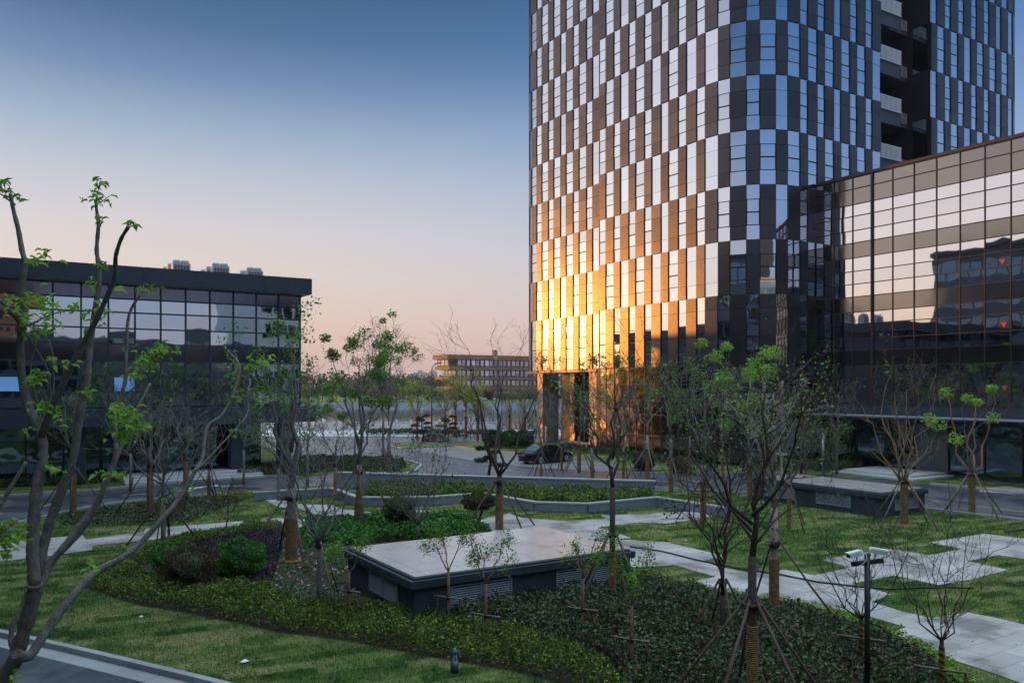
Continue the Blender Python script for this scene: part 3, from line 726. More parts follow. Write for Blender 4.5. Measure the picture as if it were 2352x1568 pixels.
mirrored('brown_apartment_tower','slim brown spired tower mirrored in the curved tower windows',96,-110,13,13,46,M['brownwall'])
mirrored('brick_block','low reddish brick block mirrored in the hall windows',12,-95,14,14,13.5,M['brownwall'],False)
mirrored('brick_block','long reddish block mirrored low in the hall glass',48,-170,60,14,15,M['brownwall'],False)
mirrored('brown_apartment_tower','far pair of brown towers mirrored in the tower corner',110,-160,18,16,44,M['brownwall'])

hb=thing('host_office_block','dark office block behind the viewer mirrored in the curved tower corner','building',(*W(-3,-8),0),A)
b_=MB(); b_.box(0,35,-18,0,0,12.6); b_.build('wall',simple('blue_grey_cladding',(.08,.095,.115),.6,0,.2,.3),hb)
b_=MB(); b_.box(35.01,55,-18,0,0,21); b_.build('tall_wall',M['balus'],hb)
b_=MB()
for k in range(6):
    for j in range(30):
        if k>=5 or (k>=3 and j*1.75<35.2): continue
        b_.box(.3+j*1.75,1.75+j*1.75,.001,.05,1+k*4,3.6+k*4)
b_.build('window_array',M['glass_low'],hb)
# ================================================================ FAR BANK
far=thing('lakeside_office','bronze clad four deck office numbered 18 across the lake','building',(*[(1037-CX)/F*338,338],0),A)
# local x along the front, y away
L=62
dk=[(20.0,17.9,-.9,-6.8),(14.6,13.2,-.6,-5.2),(10.2,8.8,-.8,-4.8),(5.9,4.5,-.7,-3.6)]
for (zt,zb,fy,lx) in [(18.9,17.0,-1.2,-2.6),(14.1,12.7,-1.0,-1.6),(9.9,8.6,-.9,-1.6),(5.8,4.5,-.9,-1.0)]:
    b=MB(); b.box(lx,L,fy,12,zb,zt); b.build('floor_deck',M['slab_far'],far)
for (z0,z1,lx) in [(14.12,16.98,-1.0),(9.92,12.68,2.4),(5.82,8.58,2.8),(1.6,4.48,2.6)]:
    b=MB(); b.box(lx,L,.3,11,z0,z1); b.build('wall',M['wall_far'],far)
    g_=MB(); n=27
    for j in range(n):
        x=3+j*2.2; g_.box(x,x+1.3+.4*(j%3==0),.18,.29,z0+.35,z1-.3)
    for j in range(3): g_.box(lx-.08,lx-.02,1.2+j*3.3,3.6+j*3.3,z0+.4,z1-.3)
    g_.build('window_array',glassy('far_window',(.38,.42,.48),.05,.0,var=.5),far)
b=MB(); b.box(4,L,2,10,0,1.58); b.build('base',M['black'],far)
b=MB(); 
for j in range(60): b.box(-2.4+j*1.05,-2.32+j*1.05,-1.1,-1.04,18.91,19.5)
b.box(-2.4,L,-1.1,-1.04,19.5,19.56); b.build('roof_railing',M['acgrey'],far)
b=MB(); b.box(24,25.6,6,8,18.91,21.6); b.build('chimney',M['slab_far'],far)
def text(name,s,size,loc,rot,mat,parent=None,ext=.02):
    c=bpy.data.curves.new(name,'FONT'); c.body=s; c.size=size; c.extrude=ext; c.align_x='CENTER'
    o=bpy.data.objects.new(name,c); COL.objects.link(o); dg=bpy.context.evaluated_depsgraph_get()
    me=bpy.data.meshes.new_from_object(o.evaluated_get(dg)); bpy.data.objects.remove(o)
    me.materials.clear(); me.materials.append(mat); o=bpy.data.objects.new(name,me); COL.objects.link(o); o.location=loc; o.rotation_euler=rot
    if parent: o.parent=parent
    return o
text('building_number','18',2.0,(20.2,-1.28,17.2),(pi/2,0,0),M['white'],far)
for (px,w_,h_,Y,l) in ((966,34,42,2050,'pale distant apartment slab left of the gap on the skyline'),(995,22,46,2150,'narrow distant apartment slab nearest the lakeside office on the skyline')):
    t=thing('distant_apartment_block',l,'building',((px-CX)/F*Y,Y,2)); b=MB()
    for k in range(3): b.box(-w_/2+k*w_/3,-w_/2+(k+1)*w_/3-1.5,-8,8,0,h_-5*(k!=1))
    b.build('wall',M['hazeblue'],t)
# forest band
def leafquads(C,S,flat=0.0,aspect=.55,rs=rng):
    n=len(C); C=np.asarray(C,float); S=np.broadcast_to(np.asarray(S,float),(n,)).reshape(n,1)
    d=rs.normal(size=(n,3)); d[:,2]*=(1-flat); d/=np.linalg.norm(d,axis=1,keepdims=True)
    a=rs.normal(size=(n,3)); s=np.cross(d,a); s/=np.linalg.norm(s,axis=1,keepdims=True); nn=np.cross(d,s)
    v=np.empty((n,4,3)); v[:,0]=C-d*S*.5; v[:,1]=C+s*S*aspect*.5+nn*S*.08; v[:,2]=C+d*S*.5; v[:,3]=C-s*S*aspect*.5+nn*S*.08
    return v.reshape(-1,3)
def blob(c,r,n,rs=rng,hollow=.55,flatbottom=False):
    d=rs.normal(size=(n,3)); d/=np.linalg.norm(d,axis=1,keepdims=True)
    q=rs.uniform(hollow**3,1,n)**(1/3); nb=1+.16*np.sin(d[:,0]*7+c[0])*np.cos(d[:,1]*6+c[1])+.12*np.sin(d[:,2]*9+d[:,0]*5)
    p=d*(q*nb)[:,None]*np.array(r)+np.array(c)
    if flatbottom: p[:,2]=np.maximum(p[:,2],c[2]-r[2]*.8+rs.uniform(0,.05,n))
    return p
P=[]
for i in range(420):
    Y=rng.uniform(470,640); X=rng.uniform(-420,230)*Y/550; h=rng.uniform(9,15)+1.2*sin(X*.03)+(2.5 if rng.random()<.15 else 0)
    P.append(blob((X,Y,h*.6),(3.4+rng.random()*2,3.5,h*.45),150))
P=np.concatenate(P); o=raw_mesh('forest',leafquads(P,rng.uniform(.9,1.9,len(P)),aspect=.8),None,4,M['lf_forest']); tag(o,'hazy wood along the horizon beyond the lake','forest',None,'stuff')
# lake shore trees
def simpletree(name,label,cat,x,y,z0,h,w,mat,n,leaf,bark=None,group=None,drop=False):
    t=thing(name,label,cat,(x,y,z0),rng.uniform(0,6),group)
    mb=MB(); mb.tube([(0,0,0),(.05*w,0,h*.3),(0,.05*w,h*.55)],[.035*h,.025*h,.015*h],6)
    for k in range(5):
        a=k*1.3; mb.tube([(0,0,h*.28),(w*.2*cos(a),w*.2*sin(a),h*.5),(w*.32*cos(a),w*.32*sin(a),h*.72)],[.015*h,.01*h,.004*h],4)
    mb.build('trunk',bark or M['bark'],t)
    C=[]
    for k in range(9):
        a=rng.uniform(0,6.28); r=rng.uniform(0,.3)*w; C.append(blob((r*cos(a),r*sin(a),h*rng.uniform(.45,.8)),(w*.26,w*.26,h*.2*(1.25 if drop else 1)),n//9,hollow=.2))
    C=np.concatenate(C)
    if drop: C[:,2]-=rng.uniform(0,.35*h,len(C))*(rng.random(len(C))<.5); C[:,2]=np.maximum(C[:,2],.15)
    raw_mesh('crown',leafquads(C,rng.uniform(.7,1.3,len(C))*leaf),None,4,mat,t)
    return t
shore=[(705,'willow',8,9),(722,'far',6,6),(742,'far',8,7),(765,'willow',9,10),(790,'far',7,8),(815,'willow',8,10),(838,'far',9,9),(862,'willow',7,9),(886,'willow',10,11),(908,'far',8,8),(925,'willow',9,10),(944,'willow',10,10),(962,'far',8,8),(985,'willow',7,9),(1004,'willow',6,8),(1052,'far',4.5,6),(1078,'willow',5.5,8),(1118,'rust',5.5,6),(1152,'far',4,5),(1168,'willow',5,8),(1195,'willow',6,9),(1215,'far',5,6),(1233,'willow',6,8)]
adj=['broad','low','round','tall','small','spreading','wide','narrow']
for i,(px,kd,h,w_) in enumerate(shore):
    Y=rng.uniform(293,318); X=(px-CX)/F*Y
    side='left of the street lamp' if px<985 else ('in front of the bronze lakeside office' if px>1030 else 'just behind the street lamp')
    nm={'willow':'willow_tree','far':'lakeside_tree','rust':'rust_tree'}[kd]
    mt={'willow':M['lf_willow'],'far':M['lf_far'],'rust':M['lf_brown']}[kd]
    kind={'willow':'yellow green willow','far':'dark green tree','rust':'rust red tree'}[kd]
    h*=.85; simpletree(nm,f'{adj[i%8]} {kind} on the far lake bank {side}','tree',X,Y,.2,h,w_,mt,900,.75,None,'trees on the far lake bank',kd=='willow')

# ================================================================ BALUSTRADE, LAMPS
bl=thing('stone_balustrade','long pale stone balustrade between the promenade and the lake','balustrade',(-70,114.2,0))
nst=54; sp0=2.0
rl=MB(); rl.box(-40,nst*sp0-40,-.07,.07,1.02,1.14); rl.box(-40,nst*sp0-40,-.10,.10,.02,.16); rl.build('rail',M['balus'],bl)
pn=MB()
for k in range(nst): pn.box(-40+k*sp0+.18,-40+(k+1)*sp0-.18,-.05,.05,.17,.86)
pn.build('panel',M['balus'],bl)
pm=MB(); pm.box(-.13,.13,-.13,.13,0,1.30); pm.lathe([(.12,1.301),(.15,1.36),(.10,1.44),(.001,1.5)],(0,0,0),8)
p0=pm.build('post',M['balus'],bl); p0.location=(-40,0,0)
for k in range(1,nst+1):
    c=p0.copy(); COL.objects.link(c); c.parent=bl; c.location=(-40+k*sp0,0,0)
sl_=thing('street_lamp','tall dark street lamp standing by the lake promenade','street lamp',(*G(991.5,995),0))
b=MB(); b.tube([(0,0,0),(0,0,.5),(0,0,8.2),(.1,0,8.6),(.55,-.1,9.0)],[.11,.10,.055,.05,.04],8); b.build('pole',M['metal_dark'],sl_)
b=MB(); b.idx([(.4,-.2,8.92),(1.3,-.2,9.12),(1.3,.2,9.12),(.4,.2,8.92),(.4,-.15,9.05),(1.2,-.15,9.25),(1.2,.15,9.25),(.4,.15,9.05)],[(3,2,1,0),(4,5,6,7),(0,1,5,4),(1,2,6,5),(2,3,7,6),(3,0,4,7)]); b.build('lamp_head',M['metal_dark'],sl_)
def lightpost(px,pyb,h,label,r=.085):
    t=thing('light_post',label,'light post',(*G(px,pyb),0),0,'white light columns')
    b=MB(); b.lathe([(r*1.3,0),(r*1.3,.04),(r,.05),(r,h*.33),(.001,h*.33)],(0,0,0),12); b.build('base',M['metal_dark'],t)
    b=MB(); b.lathe([(.001,h*.33+.002),(r*.95,h*.33+.002),(r*.95,h*.985),(.001,h*.985)],(0,0,0),12); b.build('diffuser',M['white'],t)
    b=MB(); b.lathe([(r,h*.986),(r,h),(.001,h)],(0,0,0),12); b.build('cap',M['metal_dark'],t); return t
lightpost(1890.5,1088,2.9,'white light column standing left of the bare vase tree by the glass wing')
lightpost(691,1068,2.5,'white light column right of the glass hall corner')
lightpost(1254,1036,2.4,'white light column behind the parked black car')
lightpost(815,1042,2.3,'white light column left of the cloud pruned pines')
lightpost(742,1000,2.2,'farthest white light column beside the promenade')
# bollard lamp
bo=thing('bollard_lamp','short grey blue bollard lamp with a round cap on the front lawn','bollard lamp',(*G(1044,1543),0))
b=MB(); b.lathe([(.001,0),(.085,0),(.085,.26),(.001,.26)],(0,0,0),20); b.build('post',M['bollard'],bo)
b=MB(); b.lathe([(.055,.262),(.055,.44),(.001,.44)],(0,0,0),14); b.build('lens',simple('clear_lamp_lens',(.5,.55,.62),.15),bo)
b=MB()
for k in range(4): a=k*pi/2+.4; b.cyl((.078*cos(a),.078*sin(a),.262),(.078*cos(a),.078*sin(a),.455),.008,6)
for z in (.30,.345,.39,.43): b.lathe([(.06,z),(.066,z+.004),(.06,z+.008)],(0,0,0),16)
b.build('cage',M['bollard'],bo)
b=MB(); b.lathe([(.001,.456),(.118,.456),(.12,.468),(.05,.50),(.05,.507),(.02,.525),(.001,.53)],(0,0,0),24); b.build('cap',M['bollard'],bo)
# camera mast
cmx=(1992-CX)/F*15.7
cp=thing('camera_mast','black steel pole carrying two white security cameras','pole',(cmx,15.7,0))
b=MB(); b.cyl((0,0,0),(0,0,2.99),.053,16); b.lathe([(.06,2.96),(.06,3.0),(.001,3.005)],(0,0,0),16); b.build('pole',M['metal_dark'],cp)
b=MB(); b.cyl((-.30,-.02,2.80),(.30,.02,2.86),.05,14); b.build('crossbar',M['metal_dark'],cp)
def cctv(dx,dz,rz,label):
    t=thing('security_camera',label,'security camera',(cmx+dx,15.7-.0,dz),rz,'security cameras on the black mast')
    b=MB(); 
    # body: rounded hood, lens toward local -x
    pr=[(-.05,-.045),(.05,-.045),(.055,.02),(.03,.05),(-.03,.05),(-.055,.02)]
    v=[(-.16,y,z+.12) for y,z in pr]+[(.15,y*.9,z+.155) for y,z in pr]
    b.idx(v,[(5,4,3,2,1,0),(6,7,8,9,10,11)]+[(i,(i+1)%6,(i+1)%6+6,i+6) for i in range(6)]); 
    b.idx([(-.20,-.052,.172),(-.20,.052,.172),(.12,.05,.212),(.12,-.05,.212),(-.19,-.062,.145),(-.19,.062,.145),(.12,.055,.18),(.12,-.055,.18)],[(0,1,2,3),(0,3,7,4),(1,5,6,2),(4,5,1,0),(3,2,6,7)])
    b.build('body',M['white'],t)
    b=MB(); b.box(-.164,-.161,-.045,.045,.082,.15); b.build('lens',M['black'],t)
    b=MB(); b.tube([(0.05,0,.0),(.05,0,.06),(.02,0,.12)],[.022,.018,.018],8); b.lathe([(.035,0),(.035,.012),(.001,.012)],(.05,0,0),10); b.build('bracket',M['white'],t)
    return t
cctv(-.235,2.85,.35,'white bullet camera facing left on the mast crossbar')
cctv(.20,2.90,pi-.25,'white bullet camera facing right on the mast crossbar')
b=MB(); b.tube([(cmx-.12,15.66,3.0),(cmx-.06,15.62,3.0),(cmx-.05,15.6,2.93),(cmx-.09,15.62,2.84),(cmx-.16,15.64,2.78),(cmx-.2,15.65,2.80)],.008,6); tag(b.build('camera_cable',M['white']),'thin white cable looping from the left security camera','cable')
# hoses, pole on ground
def wire(name,pts,r,mat,label,cat,z=.05):
    b=MB(); w_=[]
    for i,(x,y) in enumerate(pts): p=G(x,y,z); w_.append((p[0],p[1],z))
    # smooth
    s=[]; 
    for a,c in zip(w_,w_[1:]):
        for k in range(4): t=k/4; s.append(tuple(a[i]*(1-t)+c[i]*t+ (rng.normal()*.01 if i<2 else 0) for i in range(3)))
    s.append(w_[-1]); b.tube(s,r,6,0); tag(b.build(name,mat),label,cat)
wire('black_hose',[(1446,1254),(1520,1265),(1600,1285),(1690,1303),(1790,1318),(1880,1336),(1960,1345),(2040,1352),(2110,1349),(2180,1348),(2235,1350)],.028,M['tie'],'thin black hose lying across the granite path and lawn','hose')
wire('wooden_pole',[(2308,1220),(2352,1214),(2420,1206)],.045,M['pole'],'round wooden pole lying on the grass at the right edge','pole',.09)
wire('black_hose',[(1655,1195),(1672,1199),(1690,1203),(1712,1198)],.02,M['tie'],'short coil of dark hose beside a burlap wrapped trunk','hose')

# ================================================================ PLANTER WALLS
def wall(name,label,tops,h,cap,w_=.34):
    t=thing(name,label,'wall')
    b=MB(); c=MB()
    for p,q in zip(tops,tops[1:]):
        dx,dy=q[0]-p[0],q[1]-p[1]; L=sqrt(dx*dx+dy*dy); e=(dx/L*.0,dy/L*.0)
        b.obox(p,q,w_-.06,0.02,h-.08); c.obox((p[0]-dx/L*.05,p[1]-dy/L*.05),(q[0]+dx/L*.05,q[1]+dy/L*.05),w_,h-.078,h+random.random()*.003)
    b.build('stone_face',M['wallstone'],t); c.build('cap',cap,t); return t
wall('planter_wall','tall straight blue stone wall with a pale cap beside the service road',[G(776,1083,1.0),G(1504,1103,1.0)],1.0,M['capstone'],.4)
lowt=[(583,1129),(762,1119),(822,1140),(911,1140),(994,1138.6),(1111,1131),(1229,1151),(1349,1154.5),(1378,1152),(1509,1139.7),(1670,1164)]
wall('planter_wall','low zigzag blue stone wall edging the raised planter',[G(x,y,.48) for x,y in lowt],.48,M['capstone'],.3)

# ================================================================ VENT HOUSES
def vent(label,org,lu,lv,h,lou_u,lou_v,side):
    t=thing('vent_house',label,'vent building',(*org,0),A)
    b=MB(); b.box(.0,lu,.0,lv,0,h-.26); b.build('wall',M['dark_stone'],t)
    b=MB(); b.box(-.12,lu+.12,-.12,lv+.12,h-.258,h-.06); b.box(.0,lu,.0,lv,h-.058,h-.01); b.build('roof_edge',M['dark_stone'],t)
    b=MB(); b.box(.05,lu-.05,.05,lv-.05,h-.008,h+.03); b.build('roof_slab',M['polished'],t)
    def louver(a0,a1,axis,z0=.26,z1=.84):
        f=MB(); n=8
        def bx(p0,p1,d0,d1,za,zb,m=0):
            if axis=='u': f.box(p0,p1,-d1,-d0,za,zb,m)
            else: f.box(-d1,-d0,p0,p1,za,zb,m)
        bx(a0,a1,.002,.008,z0,z1,1)
        bx(a0,a0+.05,.009,.05,z0,z1); bx(a1-.05,a1,.009,.05,z0,z1); bx(a0+.051,a1-.051,.009,.05,z0,z0+.04); bx(a0+.051,a1-.051,.009,.05,z1-.04,z1)
        for k in range(n):
            za=z0+.05+k*(z1-z0-.1)/n; zb=za+(z1-z0-.1)/n*.48
            if axis=='u': f.idx([(a0+.052,-.045,za),(a1-.052,-.045,za),(a1-.052,-.01,zb),(a0+.052,-.01,zb),(a0+.052,-.045,za-.006),(a1-.052,-.045,za-.006)],[(0,1,2,3),(4,5,1,0)])
            else: f.idx([(-.045,a1-.052,za),(-.045,a0+.052,za),(-.01,a0+.052,zb),(-.01,a1-.052,zb),(-.045,a1-.052,za-.006),(-.045,a0+.052,za-.006)],[(0,1,2,3),(4,5,1,0)])
        f.build('louvre',[simple('louvre_metal',(.22,.26,.31),.5,.2),M['black']],t)
    for a in lou_u: louver(a[0],a[1],'u')
    for a in lou_v: louver(a[0],a[1],'v')
    return t
vent('dark rendered vent building with polished roof slab in the planting bed',(-2.56,21.45),7.3,4.75,1.17,[(1.05,2.02),(2.04,3.0),(4.5,5.47),(5.49,6.46)],[(.95,1.95),(1.97,2.97)],0)
o2=G(2024,1189); vent('dark rendered vent building beyond the lawn in front of the glass wing',o2,3.5,7.7,1.16,[(1.0,1.95),(1.97,2.9)],[(1.6,2.6),(2.62,3.6),(4.9,5.9),(5.92,6.9)],0)

# ================================================================ CARS
def car(paint,label,loc,rz,scale=1.0,parts=True,group=None):
    t=thing('parked_car',label,'car',(*loc,0),rz,group)
    # side profile in (x,z): x forward
    n=25; xs=np.linspace(-2.4,2.4,n)
    def lerp(x,pts): return float(np.interp(x,[p[0] for p in pts],[p[1] for p in pts]))
    belt=[(-2.4,.78),(-2.3,.95),(-1.7,1.02),(-1.2,1.0),(0,.95),(1.0,.93),(1.9,.82),(2.25,.68),(2.4,.55)]
    bot=[(-2.4,.42),(-2.25,.26),(-1.9,.2),(1.9,.2),(2.3,.24),(2.4,.36)]
    wid=[(-2.4,.68),(-2.25,.82),(-1.7,.9),(1.3,.9),(2.0,.84),(2.3,.72),(2.4,.6)]
    b=MB(); rings=[]; 
    for x in xs:
        zb,zt,w_=lerp(x,bot),lerp(x,belt),lerp(x,wid); m=(zb+zt)/2
        rings.append([(x,-w_*.9,zb),(x,-w_,zb+.12),(x,-w_,m+.1),(x,-w_*.93,zt-.04),(x,-w_*.8,zt),(x,0,zt+.03),(x,w_*.8,zt),(x,w_*.93,zt-.04),(x,w_,m+.1),(x,w_,zb+.12),(x,w_*.9,zb)])
    v=[p for r in rings for p in r]; k=11; f=[]
    for i in range(n-1):
        for j in range(k): f.append((i*k+j,(i+1)*k+j,(i+1)*k+(j+1)%k,i*k+(j+1)%k))
    f+= [tuple(range(k)),tuple((n-1)*k+j for j in range(k-1,-1,-1))]
    b.idx(v,f,0,True); b.build('body',paint,t)
    # greenhouse
    def cab(s,zo,xa):
        r=[]; 
        for x,z,w_ in xa: r.append([(x,-w_*s,z+zo),(x,w_*s,z+zo)])
        return r
    roof=[(-1.85,.98,.74),(-1.05,1.40,.60),(-.6,1.46,.60),(.1,1.47,.60),(.45,1.43,.61),(1.3,.92,.76)]
    base=[(-1.85,.96,.78),(-1.05,.96,.84),(-.6,.95,.86),(.1,.94,.86),(.45,.93,.86),(1.3,.90,.80)]
    b=MB()
    for i in range(5):
        a,c=roof[i],roof[i+1]; e,g2=base[i],base[i+1]
        m=1 if i in(1,2,3) else 0
        b.idx([(a[0],-a[2],a[1]),(a[0],a[2],a[1]),(c[0],c[2],c[1]),(c[0],-c[2],c[1])],[(0,3,2,1)],m,True)
        for s in(-1,1): b.idx([(a[0],s*a[2],a[1]),(c[0],s*c[2],c[1]),(g2[0],s*g2[2],g2[1]),(e[0],s*e[2],e[1])],[(0,1,2,3) if s<0 else (3,2,1,0)],0,True)
    b.build('cabin_glass',[M['car_glass'],paint],t)
    b=MB()
    for s in(-1,1):
        b.tube([(-1.85,s*.76,.985),(-1.05,s*.625,1.40),(-.3,s*.62,1.465),(.45,s*.63,1.43),(1.3,s*.775,.93)],.028,6)
        b.tube([(-.45,s*.875,.93),(-.5,s*.615,1.44)],.035,6)
        b.tube([(-1.85,s*.83,.985),(0,s*.885,.965),(1.25,s*.83,.93)],.016,5)
    b.build('pillar',paint,t)
    for sx in(-1.38,1.42):
        for s in(-1,1):
            wb=MB(); c=(sx,s*.80,.32)
            wb.tube([(sx,s*.70,.32),(sx,s*.72,.32),(sx,s*.91,.32),(sx,s*.925,.32)],[.30,.325,.325,.30],20)
            tt=wb.build('wheel',M['tyre'],t)
            rb=MB()
            for q in range(7):
                a=q*2*pi/7; rb.tube([(sx,s*.935,.32),(sx+.20*cos(a),s*.93,.32+.20*sin(a))],[.04,.022],5)
            for q in range(16):
                a=q*2*pi/16;a2=(q+1)*2*pi/16; rb.tube([(sx+.21*cos(a),s*.93,.32+.21*sin(a)),(sx+.21*cos(a2),s*.93,.32+.21*sin(a2))],.014,4)
            rb.build('rim',M['rim'],tt)
    for s in(-1,1):
        b=MB(); b.box(-2.43,-2.28,s*.42,s*.80,.72,.90); b.build('tail_lamp',M['tail'],t)
        b=MB(); b.box(2.2,2.36,s*.42,s*.72,.55,.68); b.build('headlight',M['white'],t)
        b=MB(); b.box(.85,1.0,s*.93,s*1.06,.92,1.04); b.build('mirror',paint,t)
    b=MB(); b.box(-2.445,-2.42,-.22,.22,.64,.76); b.build('number_plate',M['plate'],t)
    b=MB(); b.box(-2.44,-2.405,-.36,.36,.79,.82); b.build('trim_strip',M['rim'],t)
    b=MB(); b.box(-2.42,-2.32,-.62,.62,.22,.34); b.build('bumper',M['tyre'],t)
    return t
car(M['car'],'glossy black sedan parked on the grass paver bay in front of the tower',(2.75,66.4),radians(40))
wc=car(M['car_white'],'white car parked left of its twin below the lakeside office',((1104-CX)/F*332,332,.2)[:2],radians(25),group='white cars across the lake')
wc.location.z=.25
w2=dup(wc,((1146-CX)/F*334,334,.25),radians(10),'white car parked right of its twin below the lakeside office')
# rocks near pines
def rock(label,p,r,seed):
    rs=np.random.default_rng(seed); b=MB(); n=10; m=6; v=[]
    for i in range(m+1):
        for j in range(n):
            a=2*pi*j/n; e=-.2+(pi/2+.2)*i/m; q=1+rs.normal()*.10
            v.append((r[0]*cos(a)*cos(e)*q,r[1]*sin(a)*cos(e)*q,r[2]*sin(e)*q))
    f=[(i*n+j,i*n+(j+1)%n,(i+1)*n+(j+1)%n,(i+1)*n+j) for i in range(m) for j in range(n)]
    b.idx(v,f,0,False); o=b.build('boulder',M['rock']); o.location=(p[0],p[1],0); tag(o,label,'rock')
rock('large brown boulder between the cloud pruned pines on the roadside lawn',G(999,1012),(1.6,.9,.75),3)
rock('brown boulder at the right foot of the cloud pruned pines',G(1012,1014),(1.0,.6,.55),4)
# ================================================================ PLANTING
def inpoly(P,poly):
    x,y=P[:,0],P[:,1]; r=np.zeros(len(P),bool); n=len(poly); j=n-1
    for i in range(n):
        xi,yi=poly[i]; xj,yj=poly[j]
        c=((yi>y)!=(yj>y))&(x<(xj-xi)*(y-yi)/((yj-yi) if abs(yj-yi)>1e-9 else 1e-9)+xi); r^=c; j=i
    return r
def edgedist(P,poly):
    d=np.full(len(P),1e9); n=len(poly)
    for i in range(n):
        a=np.array(poly[i]); b=np.array(poly[(i+1)%n]); ab=b-a; t=np.clip(((P-a)@ab)/(ab@ab+1e-9),0,1)[:,None]
        d=np.minimum(d,np.linalg.norm(P-(a+t*ab),axis=1))
    return d
def lump(P,s=1.0): return .5+.25*np.sin(P[:,0]*2.1*s+P[:,1]*.7)+.25*np.sin(P[:,1]*2.7*s-P[:,0]*1.1+1.3)*np.sin(P[:,0]*4.3*s)
def polyarea(p): return abs(sum(p[i][0]*p[(i+1)%len(p)][1]-p[(i+1)%len(p)][0]*p[i][1] for i in range(len(p))))/2
def scatter(poly,dens,cap):
    a=polyarea(poly); n=int(min(cap,dens*a)); xs=[p[0] for p in poly]; ys=[p[1] for p in poly]
    bb=(max(xs)-min(xs))*(max(ys)-min(ys)); k=int(n*bb/a*1.05)+10
    P=np.column_stack([rng.uniform(min(xs),max(xs),k),rng.uniform(min(ys),max(ys),k)]); return P[inpoly(P,poly)][:n]
def hedge(name,label,poly,h,mat,dens=900,leaf=.075,cap=100000,z0=.0,aspect=.55,cat='hedge',fill=True,gaps=0.0):
    P=scatter(poly,dens,cap); ed=edgedist(P,poly); hh=h*(.72+.42*lump(P))*np.clip(.35+ed/.22,0,1)
    hh*= (1-.3*rng.random(len(P))**3)*(1+.35*(rng.random(len(P))<.03))*(.8+.35*lump(P,3.1))
    z=z0+hh*np.sqrt(rng.uniform(.12,1,len(P)))
    if gaps>0:
        k=rng.random(len(P))>gaps*(np.sin(P[:,0]*3.3)*np.sin(P[:,1]*2.9)>.1); P,z=P[k],z[k]
    C=np.column_stack([P,z]); o=raw_mesh(name,leafquads(C,leaf*rng.uniform(.4,1.5,len(C)),flat=.3,aspect=aspect),None,4,mat)
    return tag(o,label,cat,None,'stuff')
Z1=D((215,1318),(287,1287),(350,1335),(385,1345),(478,1340),(540,1350),(621,1357),(689,1388),(760,1385),(860,1400),(941,1412),(1040,1430),(1100,1443),(1150,1450),(1229,1469),(1325,1495),(1390,1525),(1430,1575),(1500,1640),(1292,1569),(1165,1536),(1038,1517),(943,1498),(816,1473),(746,1463),(637,1449),(478,1415),(319,1388),(210,1354),(198,1340))
hedge('low_hedge','low yellow green small leaved hedge curving along the front of the bed',Z1,.42,M['lf_hedge'],1300,.07,95000)
Z1b=D((287,1285),(382,1247),(446,1231),(605,1208),(650,1206),(650,1216),(560,1226),(450,1250),(400,1264),(330,1302))
hedge('low_hedge','narrow green hedge strip along the rear left edge of the bed',Z1b,.36,M['lf_hedge'],1000,.07,25000)
Z2=D((352,1330),(400,1264),(520,1234),(600,1224),(655,1226),(650,1262),(620,1350),(540,1347),(478,1338),(420,1345))
hedge('purple_shrubs','dull purple leaved ground shrubs around the clipped balls',Z2,.30,M['lf_purple'],800,.07,30000)
Z4=D((700,1203),(895,1190),(1006,1192),(1086,1204),(1130,1222),(1000,1237),(880,1245),(800,1252),(700,1262),(690,1225))
hedge('broadleaf_groundcover','bright green broadleaf plants behind the vent building',Z4,.42,M['lf_ball'],750,.12,40000)
Z5=D((945,1414),(1440,1324),(1451,1336),(1530,1354),(1621,1372),(1682,1388),(1835,1413),(1926,1443),(2018,1474),(2094,1506),(2200,1590),(2400,1720),(1500,1640),(1430,1575),(1390,1525),(1325,1495),(1229,1469),(1150,1450),(1040,1430))
hedge('dark_groundcover','dark glossy broadleaf shrubs filling the front right of the bed',Z5,.50,M['lf_dark'],1500,.082,170000,gaps=.55)
def band(poly_px,w_):
    c=D(*poly_px); a=offs(c,w_/2); b=offs(c,-w_/2); return a+b[::-1]
hedge('lime_hedge','bright lime green hedge strip edging the bed beside the granite path',band([(1451,1329),(1530,1348),(1621,1366),(1682,1381),(1835,1405),(1926,1433),(2018,1463),(2094,1494),(2170,1539),(2230,1600)],.5),.40,M['lf_lime_hedge'],1500,.065,30000)
Z7=D((640,1232),(700,1262),(800,1256),(795,1340),(860,1392),(760,1382),(700,1384),(630,1350))
hedge('weedy_patch','patchy weeds and stones on bare soil left of the vent building',Z7,.16,M['lf_ball'],120,.08,5000,gaps=.7)
hedge('low_groundcover','dark bluish groundcover under the rear left burlap trees',D((127,1190),(250,1165),(389,1150),(530,1140),(560,1150),(480,1180),(420,1205),(250,1208),(140,1207)),.16,M['lf_dark'],260,.10,30000)
hedge('yellow_flowers','thin line of yellow flowers at the road edge',D((480,1139),(580,1131),(584,1134),(490,1144)),.22,M['lf_flower'],500,.09,5000)
hedge('planter_hedge','dark olive hedge growing in the raised zigzag planter',[G(x,y,.4) for x,y in ((990,1136),(1111,1129),(1229,1148),(1349,1151),(1500,1138),(1500,1127),(1100,1108),(850,1104),(832,1136),(911,1137))],.62,M['lf_hedge'],420,.12,60000,.1)
hedge('hall_hedge','dark hedge between the service road and the left of the glass hall',D((-200,1133),(0,1122),(200,1112),(300,1106),(300,1092),(0,1096),(-200,1106)),.55,M['lf_dark'],250,.15,30000)
hedge('hall_hedge','dark clipped hedge right of the hall entrance steps',D((540,1098),(620,1092),(700,1094),(740,1080),(640,1070),(545,1080)),.55,M['lf_dark'],300,.14,30000)
hedge('island_shrubs','dense green shrubs on the lawn island behind the straight wall',D((640,1092),(780,1082),(905,1085),(935,1075),(930,1066),(880,1058),(760,1056),(690,1056)),.5,M['lf_far'],180,.18,35000)
